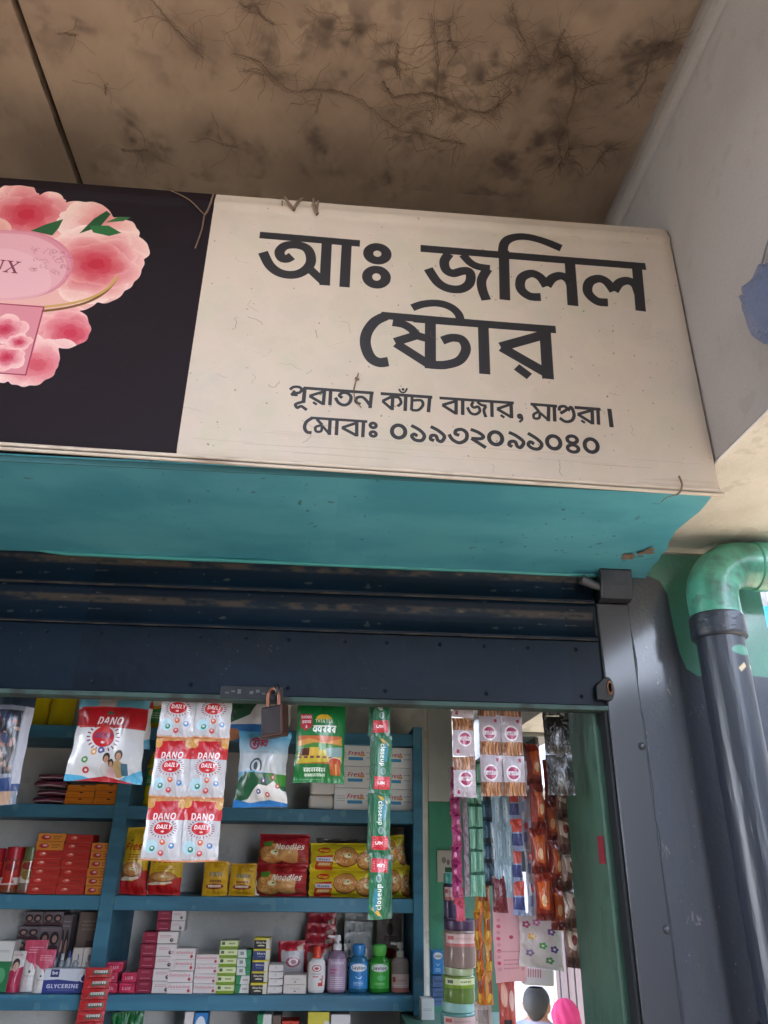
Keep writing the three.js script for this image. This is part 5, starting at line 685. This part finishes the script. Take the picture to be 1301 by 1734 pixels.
  // plastic jars stacked on the counter
  const jar = (label, xl, xr, yt, yb, body, lid, z, o = {}) => { const q = span(xl, xr, yt, yb, z), k = thing('plastic_jar', label, 'jar', V(q.x, q.y, z), 'jars stacked on the counter'), r = q.w / 2, H = q.h; mesh('body', new THREE.LatheGeometry([[0, 0], [.9, 0], [1, .05], [1, .3], [.96, .36], [1, .44], [1, .72], [.86, .8], [0, .8]].map(([a, b]) => new THREE.Vector2(a * r, b * H)), 28), body, k); mesh('lid', new THREE.LatheGeometry([[0, .78], [.9, .78], [.93, .8], [.93, .97], [.88, 1], [0, 1]].map(([a, b]) => new THREE.Vector2(a * r, b * H)), 28), lid, k); mesh('wrap_label', new THREE.CylinderGeometry(r * 1.004, r * 1.004, H * .26, 24, 1, true, -1.1, 2.2).translate(0, H * .58, 0), std({ map: o.map ?? P.pinkL, roughness: .4 }), k); };
  const jm = (c) => phy({ color: c, roughness: .1, transmission: .45, thickness: 0 });
  jar('jar with dark purple lid, top of the stack by the green wall', 751, 806, 1556, 1638, jm(0xb8a098), std({ color: 0x4a3456, roughness: .35 }), -.6);
  jar('lime green jar in the middle of the stack', 750, 804, 1636, 1698, jm(0x8aa858), std({ color: 0xa8b890, roughness: .3 }), -.6, { map: P.greenBox });
  jar('teal jar at the bottom of the picture', 747, 806, 1694, 1775, jm(0x7ab8b0), std({ color: 0x9ac8c0, roughness: .3 }), -.6, { map: P.pinkL });
  jar('teal topped dark jar behind the pink strip', 751, 776, 1478, 1562, jm(0x6a5a80), std({ color: 0x5ab8a8, roughness: .35 }), -.75);
  const cd = span(742, 769, 1440, 1494, -1.28), card = tag(mesh('card', planar(new THREE.BoxGeometry(cd.w, cd.h, .002).translate(0, cd.h / 2, 0), cd.w, cd.h), std({ map: paint(96, 160, (g, w, h) => { R(g, '#b8b4ac', 0, 0, w, h); EL(g, '#7a7a70', 40, 50, 14, 16); EL(g, '#7a6a70', 66, 60, 10, 14); R(g, '#2a5a4a', 46, 86, 50, 24); }), roughness: .7 })), 'small printed card fixed to the green wall', 'card'); card.position.set(cd.x, cd.y, -1.297);
  [[1610, 1650], [1652, 1672], [1673, 1688], [1689, 1704]].forEach(([a, b], i) => { const q = span(733, 751, a, b, -.95), m = tag(mesh('blue_box', block(q.w, q.h * .97, .06), carton(i ? P.savP : P.savB, i ? { color: 0x6a86c0 } : {})), `small blue and white box beside the jars, ${ORD(3 - i, 4)} of the pile`, 'box', 'blue boxes beside the jars'); m.position.set(q.x, q.y, -.95); });
  const wb2 = span(714, 736, 1692, 1780, -.93), wm = tag(mesh('white_carton', block(wb2.w, wb2.h, .05), carton(P.greenCart)), 'white carton with a green spot right of the shelf upright', 'box'); wm.position.set(wb2.x, wb2.y, -.93);
  struct('counter', box(.25, .545, .02, at(777, 1775, -.6).y - .001, -1.05, -.45), M.greenDark);
  // dark ring of a ceiling hook
  const hk = at(742, 1193, -.3), ho = thing('ceiling_hook', 'small metal ring hook by the white wall above the shampoo strips', 'hook', V(hk.x, hk.y, hk.z)); mesh('ring', new THREE.TorusGeometry(.016, .003, 8, 24).rotateX(1.1), std({ color: 0x8a8a84, metalness: .7, roughness: .35 }), ho); mesh('stem', new THREE.CylinderGeometry(.002, .002, 2.75 - hk.y, 6).translate(0, (2.75 - hk.y) / 2 + .012, 0), M.steel, ho);
}
{ // the side opening onto the alley
  const a = at(727, 1450, -1.3).x, b = at(771, 1450, -1.3).x;
  struct('inner_column', mergeGeometries([box(a, b, 1.775, 2.75, -1.6, -1.3)]), M.inner); struct('inner_column_dado', box(a, b, 0, 1.774, -1.6, -1.299), M.green);
  struct('widened_green_post', box(b + .02, at(851, 1560, -1.75).x, 0, 1.93, -1.78, -1.74), M.greenDark);  // green post widened into a sheet to block bright gaps between strips
  struct('back_wall_end', box(.36, a - .0005, 0, 2.75, -1.42, -1.302), M.wallWhite);
  struct('side_lintel', mergeGeometries([box(.56, .70, 2.09, 2.75, -2.6, -.262), box(.561, .70, 1.945, 2.089, -.78, -.262)]), M.wallWhite);
  const sb = thing('casing_with_added_slats', 'dark grey side shutter casing with slats added to darken gaps behind hanging goods', 'shutter', V(.64, 1.945, -1.7)), dg = std({ color: 0x3c3a3a, roughness: .55 }); mesh('casing', box(-.06, .06, 0, .144, -.9, .918, .004), std({ color: 0x4a4e50, roughness: .5 }), sb); mesh('lower_lip', box(-.066, .066, -.012, -.001, -.9, .918, .002), std({ color: 0x8a8a84, roughness: .5 }), sb);
  for (let i = 0; i < 5; i++) mesh('slat', box(-.008, .004 + (i % 2) * .003, -.012 - (i + 1) * .075, -.014 - i * .075, -.9, .915, .003), dg, sb);  // slats added to darken what shows between the hanging strips
}
// ---------- drain pipe, bag and things at the right edge ----------
{
  const t = thing('drain_pipe', 'drain pipe with green elbow, its lower part painted dark', 'pipe', V(.79, 0, .085)), r = .046;
  const grn = phy({ map: tex(512, (u, v) => mix(mix([84, 164, 138], [66, 132, 112], sm(.35, .7, fbm(u * 6, v * 6, 6, 161, 4))), [64, 92, 84], .45 * sm(.5, .8, fbm(u * 14, v * 14, 14, 163, 4)))), roughness: .32, clearcoat: .4, clearcoatRoughness: .2, bumpMap: lumps, bumpScale: .001 });
  const dkp = phy({ map: paint(256, 1024, (g, w, h) => { R(g, '#2b313b', 0, 0, w, h); const q = rng(15); for (let i = 0; i < 260; i++) EL(g, ['rgba(56,62,72,.15)', 'rgba(30,34,40,.15)'][i % 2], q() * w, q() * h, 4 + q() * 20, 10 + q() * 40); EL(g, '#4a8a74', 74, 42, 22, 5); PG(g, '#c8b48c', 58, 60, 72, 54, 76, 58, 62, 64); PG(g, '#d8c8a0', 88, 55, 104, 57, 102, 60, 90, 59); for (let i = 0; i < 30; i++) R(g, 'rgba(170,176,180,.7)', q() * w, q() * h, 2, 1.5); }), roughness: .38, bumpMap: lumps, bumpScale: .002, clearcoat: .3, clearcoatRoughness: .3 });
  mesh('pipe', new THREE.CylinderGeometry(r, r, 2.06, 36, 1, true).rotateY(-1.4).translate(0, 1.03, 0), dkp, t);
  const el = []; for (let i = 0; i <= 12; i++) { const k = i / 12 * Math.PI / 2; el.push(V(.075 - .075 * Math.cos(k), 2.095 + .075 * Math.sin(k), 0)); }
  mesh('elbow', new THREE.TubeGeometry(new THREE.CatmullRomCurve3([V(0, 2.04, 0), ...el, V(.1, 2.17, 0)]), 40, .0505, 36), grn, t);
  mesh('lower_collar', new THREE.LatheGeometry([[.0465, 2.006], [.053, 2.008], [.054, 2.014], [.054, 2.05], [.051, 2.056]].map(([a, b]) => new THREE.Vector2(a, b)), 36), dkp, t);
  mesh('upper_collar', new THREE.LatheGeometry([[.051, 0], [.054, .003], [.054, .05], [.052, .054]].map(([a, b]) => new THREE.Vector2(a, b)), 36).rotateZ(-Math.PI / 2).translate(.098, 2.17, 0), grn, t);
  mesh('outlet_pipe', new THREE.CylinderGeometry(.049, .049, .5, 36).rotateZ(Math.PI / 2).translate(.4, 2.17, 0), grn, t);
  for (const y of [1.35, .6]) mesh('pipe_clamp', new THREE.TorusGeometry(.048, .004, 8, 36).rotateX(Math.PI / 2).translate(0, y, 0), M.steel, t);
}
{
  const p = at(1292, 515, .63, 'x'), t = thing('plastic_bag', 'bluish plastic bag hanging on the side of the beam', 'bag', V(.654, p.y - .07, p.z));
  const g = new THREE.SphereGeometry(1, 36, 28), q = g.attributes.position; for (let i = 0; i < q.count; i++) { const x = q.getX(i), y = q.getY(i), z = q.getZ(i), n = 1 + .16 * (fbm(x * 2 + 5, y * 2 + z * 2 + 5, 64, 501, 3) - .5) + .06 * Math.sin(z * 14 + y * 6); q.setXYZ(i, -.018 + x * .018 * n, .065 + Math.sign(y) * Math.pow(Math.abs(y), .5) * .068 * n, Math.sign(z) * Math.pow(Math.abs(z), .55) * .052 * n + .02 * (.5 - y)); }
  g.computeVertexNormals(); mesh('bag_body', g, phy({ color: 0x5e6a84, roughness: .3, transmission: .15, thickness: 0, clearcoat: .3, bumpMap: lumps, bumpScale: .004 }), t);
  mesh('string', tube([V(-.006, .11, -.04), V(-.005, .16, -.0), V(-.004, .2, .05), V(-.003, .26, .13)], .0016, 30, 5), std({ color: 0x6a6a74, roughness: .9 }), t);
}
{ // alley: column, tarp, buildings, far wall, added unseen light blockers
  const a = at(1243, 985, -1), b = at(1284, 985, -1); 
  const col = thing('concrete_column', 'grey concrete column rising behind the drain pipe', 'column', V((a.x + b.x) / 2, -.8, -1.1)); mesh('shaft', box(-.055, .075, 0, 3.9, -.1, .1, .006), M.concrete, col);
  const tp = thing('blue_tarp', 'bright blue plastic sheet tied beside the drain pipe', 'tarp', V(1.56, 2.08, -.9)); const tg = new THREE.PlaneGeometry(.2, .34, 16, 24), q = tg.attributes.position; for (let i = 0; i < q.count; i++) q.setZ(i, .012 * Math.sin(q.getX(i) * 40 + q.getY(i) * 9)); tg.computeVertexNormals();
  mesh('sheet', tg.translate(.02, .17, 0), std({ color: 0x1894c8, roughness: .4, side: THREE.DoubleSide }), tp); mesh('white_edge', box(-.085, -.055, .06, .36, .014, .018), std({ color: 0xd8dcdc, roughness: .5 }), tp);
  mesh('tie_cord', tube([V(-.075, .24, .02), V(.02, .28, .03), V(.14, .34, .04)], .006, 20, 6), std({ color: 0x1c4a7a, roughness: .7 }), tp);
  const rb = thing('alley_building', 'pale plastered building across the alley', 'building', V(4.2, -.8, 0)); mesh('wall', box(0, 3, 0, 4.5, -12, 9), std({ color: 0x8a857e, roughness: .9, bumpMap: lumps, bumpScale: .006 }), rb);
  const fb = thing('far_building', 'pale bluish building at the end of the alley', 'building', V(1.3, -.8, -7)); mesh('wall', box(-3, 2.9, 0, 3.6, -.4, 0), std({ color: 0xa8b0bc, roughness: .9 }), fb);
  const gs = thing('far_shutter', 'closed grey corrugated shutter behind the pink headscarf', 'shutter', V(0, -.8, -6.98)), x0 = at(937, 1660, -6.98).x; for (let i = 0; i < 12; i++) mesh('corrugation', box(x0 + i * .075, x0 + .06 + i * .075, .02, 2.7, 0, .02 + (i % 2) * .008, .004), std({ color: 0x7a6e72, roughness: .55, metalness: .1 }), gs);
  for (const px of [934, 940]) { const pl = at(px, 1670, -5.5), g = thing('thin_post', px === 934 ? 'thin white post behind the man, left of the pair' : 'thin white post behind the man, right of the pair', 'post', V(pl.x, -.8, -5.5)); mesh('rod', new THREE.CylinderGeometry(.014, .014, 2.1, 10).translate(0, 1.05, 0), M.wallWhite, g); }
  const cp = thing('bounce_canopy', 'added unseen pale canopy bouncing light onto the ceiling', 'canopy', V(-.6, 0, 2.6)); mesh('cloth', box(-.9, .55, 1.9, 1.91, -.62, .5), M.cream, cp); for (const x of [-.85, .5]) mesh('pole', new THREE.CylinderGeometry(.02, .02, 1.9, 10).translate(x, .95, .4), M.steel, cp);  // added unseen canopy whose sunlit cloth bounces light up to the ceiling
  const sd = thing('reflection_blocker', 'added unseen dark box cutting reflections on the pillar', 'kiosk', V(2.1, -.8, 2.7)); mesh('wall', box(-.6, .7, 0, 3.1, -.7, .7), std({ color: 0x3e4044, roughness: .8 }), sd); mesh('roof', box(-.7, .8, 3.101, 3.15, -.8, .8), M.steel, sd);  // added unseen dark box that stops bright reflections low on the pillar
  const aw = thing('added_shade_awning', 'added unseen awning shading the people in the alley', 'awning', V(1.8, 1.95, -4.6)); mesh('sheet', box(-.8, .8, 0, .02, -2.3, 1.6), M.concrete, aw);  // added unseen awning that keeps the sun off the people below
  const ob = thing('added_opposite_building', 'added unseen building across the street blocking the sky', 'building', V(0, -.8, 5.8)); mesh('wall', box(-14, 1.3, 0, 3.8, 0, 3), std({ color: 0x4a4038, roughness: .9, bumpMap: lumps, bumpScale: .01 }), ob);  // added unseen building, dark to block sky and dim reflections on the shutter
}
// ---------- people in the alley ----------
function blend(bones, k, lo, hi, cell) { // one smooth skin round tapered bones
  const c = lo.clone().add(hi).multiplyScalar(.5), half = Math.max(hi.x - lo.x, hi.y - lo.y, hi.z - lo.z) / 2, n = Math.ceil(2 * half / cell), mc = new MarchingCubes(n, new THREE.MeshBasicMaterial(), false, false, 200000), p = V(), ba = V(), pa = V();
  for (let z = 0; z < n; z++) for (let y = 0; y < n; y++) for (let x = 0; x < n; x++) {
    p.set(x, y, z).multiplyScalar(2 / n).addScalar(-1).multiplyScalar(half).add(c); let d = 9;
    for (const [a, b, ra, rb, sq = 1] of bones) { ba.subVectors(b, a); pa.subVectors(p, a); const h = Math.min(1, Math.max(0, pa.dot(ba) / (ba.lengthSq() || 1))); pa.addScaledVector(ba, -h); pa.z *= sq; const e = pa.length() - (ra + (rb - ra) * h), q = Math.max(k - Math.abs(d - e), 0) / k; d = Math.min(d, e) - q * q * k / 4; }
    mc.field[x + y * n + z * n * n] = -d;
  }
  mc.isolation = 0; mc.update(); const g = new THREE.BufferGeometry(), m = mc.count ?? mc.geometry.drawRange.count; 
  const P3 = mc.positionArray.slice(0, m * 3), N3 = mc.normalArray.slice(0, m * 3); for (let i = 0; i < m; i++) { P3[i * 3] = P3[i * 3] * half + c.x; P3[i * 3 + 1] = P3[i * 3 + 1] * half + c.y; P3[i * 3 + 2] = P3[i * 3 + 2] * half + c.z; }
  g.setAttribute('position', new THREE.BufferAttribute(P3, 3)); g.setAttribute('normal', new THREE.BufferAttribute(N3, 3)); return g;
}
function folds(g) { const p = g.attributes.position; for (let i = 0; i < p.count; i++) { const x = p.getX(i), y = p.getY(i), z = p.getZ(i), a = Math.atan2(x, z), k = .007 * Math.sin(a * 9 + y * 30) * sm(1.7, 1.5, y) + .005 * Math.sin(y * 55 + a * 4); p.setX(i, x * (1 + k * 6)); p.setZ(i, z * (1 + k * 6)); } g.computeVertexNormals(); return g; }
function figure(label, pos, turn, H, shirt, legs, skin, scarf) {
  const s = H / 1.7, v = (x, y, z) => V(x * s, y * s, z * s), t = thing('person', label, 'person', pos), B = [], add = (a, b, ra, rb, q) => B.push([a, b, ra * s, rb * s, q]);
  add(v(0, 1.59, .01), v(0, 1.6, -.005), .085, .09); add(v(0, 1.53, .035), v(0, 1.51, .045), .06, .05); add(v(0, 1.42, -.01), v(0, 1.52, 0), .058, .052); add(v(0, 1.575, .1), v(0, 1.555, .112), .012, .015); for (const e of [-1, 1]) add(v(e * .085, 1.575, -.005), v(e * .09, 1.6, -.01), .016, .02);
  add(v(-.13, 1.38, -.01), v(.13, 1.38, -.01), .085, .085, 1.2); for (const e of [-1, 1]) add(v(0, 1.47, -.015), v(e * .15, 1.41, -.01), .065, .07, 1.1); add(v(0, 1.3, 0), v(0, 1.05, 0), .15, .13, 1.35); add(v(0, 1.05, 0), v(0, .92, 0), .14, .15, 1.3);
  for (const e of [-1, 1]) { add(v(e * .19, 1.37, -.01), v(e * .235, 1.1, -.03), .058, .045); add(v(e * .235, 1.1, -.03), v(e * .24, .86, .03), .044, .032); add(v(e * .24, .84, .03), v(e * .24, .77, .045), .034, .03); for (let f = 0; f < 4; f++) add(v(e * .24, .77, .02 + f * .019), v(e * .235, .69 + .012 * Math.abs(f - 1.5), .03 + f * .019), .01, .008); add(v(e * .235, .82, .06), v(e * .228, .76, .085), .012, .009); add(v(e * .09, .9, 0), v(e * .1, .48, .01), .092, .062); add(v(e * .1, .48, .01), v(e * .1, .09, -.01), .06, .042); add(v(e * .1, .05, -.02), v(e * .11, .035, .13), .045, .035); }
  const g = blend(B, .035 * s, v(-.4, -.02, -.3), v(.4, 1.78, .3), .02), p = g.attributes.position, col = new Float32Array(p.count * 3);
  for (let i = 0; i < p.count; i++) { const y = p.getY(i) / s, x = Math.abs(p.getX(i)) / s, c = y > 1.5 - (x < .08 && p.getZ(i) > 0 ? .05 : 0) ? skin : y > .9 && !(x > .19 && y < 1.1) ? shirt : x > .19 && y > .6 ? skin : y > .08 ? legs : 0x2a2624; new THREE.Color(c).toArray(col, i * 3); }
  g.setAttribute('color', new THREE.BufferAttribute(col, 3)); mesh('body', g, std({ vertexColors: true, roughness: .8 }), t);
  if (!scarf) mesh('hair', blend([[v(0, 1.62, -.02), v(0, 1.63, -.0), .098 * s, .1 * s], [v(0, 1.58, -.05), v(0, 1.545, -.045), .065 * s, .05 * s]], .03 * s, v(-.16, 1.42, -.16), v(.16, 1.74, .16), .012), std({ color: 0x0c0a0a, roughness: .7, bumpMap: grain, bumpScale: .01 }), t);
  else mesh('headscarf', folds(blend([[v(0, 1.6, -.015), v(0, 1.58, -.01), .112 * s, .115 * s], [v(0, 1.5, -.03), v(0, 1.36, -.02), .11 * s, .16 * s], [v(-.12, 1.34, -.02), v(.12, 1.34, -.02), .12 * s, .12 * s], [v(0, 1.3, -.05), v(0, 1.0, -.06), .17 * s, .2 * s]], .06 * s, v(-.36, .8, -.32), v(.36, 1.76, .3), .012)), std({ color: scarf, roughness: .85 }), t);
  t.rotation.y = turn; return t;
}
{
  const place = (px, top, z, H) => { const p = at(px, top, z); return V(p.x, p.y - H, z); };
  const m = place(907, 1667, -4.5, 1.7), w = place(953, 1684, -4.9, 1.55); m.y = -.8; w.y = -.8;
  figure('man with short dark hair in a grey blue shirt seen from behind', m, Math.PI - .5, at(907, 1667, -4.5).y + .77, 0x6a7088, 0x2a2c34, 0x7a5238);
  figure('woman in a bright pink headscarf walking in the alley', w, Math.PI + .9, at(953, 1684, -4.9).y + .77, 0x8a2450, 0x6a2a48, 0x8a6048, 0x961c4c);
}
// ---------- sooty cobwebs on the ceiling and the sign ----------
{
  const soot = std({ color: 0x766252, roughness: 1 });
  const web = (label, lines, y0, seed, R0 = .0016, fuzz = 14) => {
    const r = rng(seed), gs = [], all = [];
    for (const [rad, ...q] of lines) { const pts = []; for (let i = 0; i < q.length; i += 2) { const p = at(q[i], q[i + 1], y0, 'y'); pts.push(V(p.x, y0 - .003 - r() * .01, p.z)); } const c = new THREE.CatmullRomCurve3(pts), n = pts.length * 10; const fine = c.getPoints(n).map((p) => p.add(V((r() - .5) * .004, (r() - .5) * .004, (r() - .5) * .004))); all.push(...fine); gs.push(tube(fine, R0 * rad * .5, n * 2, 5)); for (let h = 0; h < 3; h++) { const o = V((r() - .5) * .012, 0, (r() - .5) * .012); gs.push(tube(fine.map((p, i) => p.clone().add(o).add(V((r() - .5) * .005, (r() - .5) * .003, (r() - .5) * .005))), R0 * .16, n, 4)); } }
    for (let i = 0; i < 2 * fuzz * lines.length; i++) { let a = all[r() * all.length | 0].clone(), t = r() * 6.3, l = .005 + .012 * r(); const c = [a]; for (let j = 0; j < 5; j++) { t += (r() - .5) * 1.1; a = a.clone().add(V(Math.cos(t) * l, 0, Math.sin(t) * l)); a.y = y0 - .001 - r() * .006; c.push(a); } gs.push(tube(c, .0002 + .00035 * r() * r(), 14, 3)); }
    const o = new THREE.Group(); o.name = numbered('cobweb'); scene.add(o); const c0 = all[0].clone(); o.position.copy(c0); mesh('strands', mergeGeometries(gs).translate(-c0.x, -c0.y, -c0.z), soot, o).userData.kind = 'stuff'; tag(o, label, 'cobweb');
  };
  web('long slanting sooty cobweb near the top left of the ceiling', [[1.4, 255, -8, 300, 45, 345, 90], [.5, 300, 45, 350, 76]], CY, 61, .0014, 6);
  web('winding cobweb across the middle of the ceiling', [[1, 395, 84, 440, 102, 460, 125, 490, 148, 550, 150, 600, 160, 650, 195], [.6, 460, 122, 412, 118], [.5, 545, 150, 535, 190]], CY, 62, .0017, 9);
  web('dark looping cobweb right of the ceiling centre', [[1.3, 650, 133, 665, 160, 700, 156, 738, 158, 770, 175, 800, 180, 825, 186, 845, 170, 865, 150], [.8, 738, 158, 742, 95, 732, 15], [.7, 650, 197, 680, 215, 715, 220, 745, 232, 790, 238], [.9, 674, 70, 672, 100, 673, 125], [.6, 738, 160, 730, 210]], CY, 63, .0018, 20);
  web('ragged cobweb at the upper right of the ceiling', [[.8, 865, 5, 878, 45, 895, 95, 860, 120, 815, 135], [1, 895, 115, 930, 102, 960, 92, 995, 135, 1020, 133], [1.1, 953, 45, 943, 75, 950, 92], [.6, 762, 30, 765, 65, 775, 84]], CY, 64, .0018, 20);
  web('thin hooked cobweb beside the beam', [[.9, 1122, 68, 1100, 88, 1090, 135, 1060, 170], [.5, 1140, 75, 1120, 68]], CY, 65, .0015, 10);
  web('drooping dark cobweb above the sign lettering', [[.8, 970, 115, 975, 150, 960, 200, 945, 230, 950, 270, 945, 275], [.7, 967, 240, 958, 262, 945, 278], [.4, 1032, 244, 1012, 268]], CY, 66, .0017, 14);
  web('wispy cobweb at the top centre edge of the ceiling', [[1, 405, -5, 420, 10, 432, 2, 445, 25, 465, 38], [.5, 520, 10, 560, 38, 600, 45, 640, 36]], CY, 67, .0017, 14);
  web('scattered soot threads above the rose print', [[.7, 205, 250, 225, 252, 248, 250], [.6, 180, 140, 180, 152], [.6, 100, 52, 118, 56, 130, 58], [.5, 380, 246, 405, 246]], CY, 68, .0012, 2);
  // tufts hanging over the sign's top edge, and a loose thread on the dark print
  const hang = (label, list, z) => { const r = rng(list.length * 7 + 1), gs = []; for (const [rad, ...q] of list) { const pts = []; for (let i = 0; i < q.length; i += 2) { const p = at(q[i], q[i + 1], z + r() * .004); pts.push(p); } gs.push(tube(pts, rad, 24, 6)); } const o = new THREE.Group(); o.name = numbered('cobweb'); scene.add(o); const c0 = at(list[0][1], list[0][2], z); o.position.copy(c0); mesh('strands', mergeGeometries(gs).translate(-c0.x, -c0.y, -c0.z), soot, o).userData.kind = 'stuff'; tag(o, label, 'cobweb'); };
  hang('pair of dark cobweb tufts hanging over the top edge of the sign', [[.003, 482, 334, 490, 345, 499, 355], [.0028, 512, 336, 502, 346, 498, 356], [.0032, 531, 338, 533, 350, 538, 362], [.0024, 539, 340, 537, 352, 537, 364], [.001, 478, 334, 478, 348]], .424);
  hang('grey loose thread on the dark print beside the white board', [[.0012, 285, 320, 320, 338, 345, 362], [.0018, 362, 328, 352, 356, 346, 365], [.0014, 346, 366, 342, 388, 331, 420]], .424);
  hang('small dark thread on the lower right corner of the sign', [[.0016, 1150, 806, 1155, 820, 1152, 832, 1146, 838], [.0008, 1146, 838, 1130, 842, 1120, 850]], .428);
  hang('brown insect nest trail above the address line of the sign', [[.0012, 607, 632, 603, 645, 599, 662], [.0009, 599, 660, 602, 676, 612, 690], [.002, 602, 640, 608, 642]], .4225);
}
renderer.render(scene, camera);
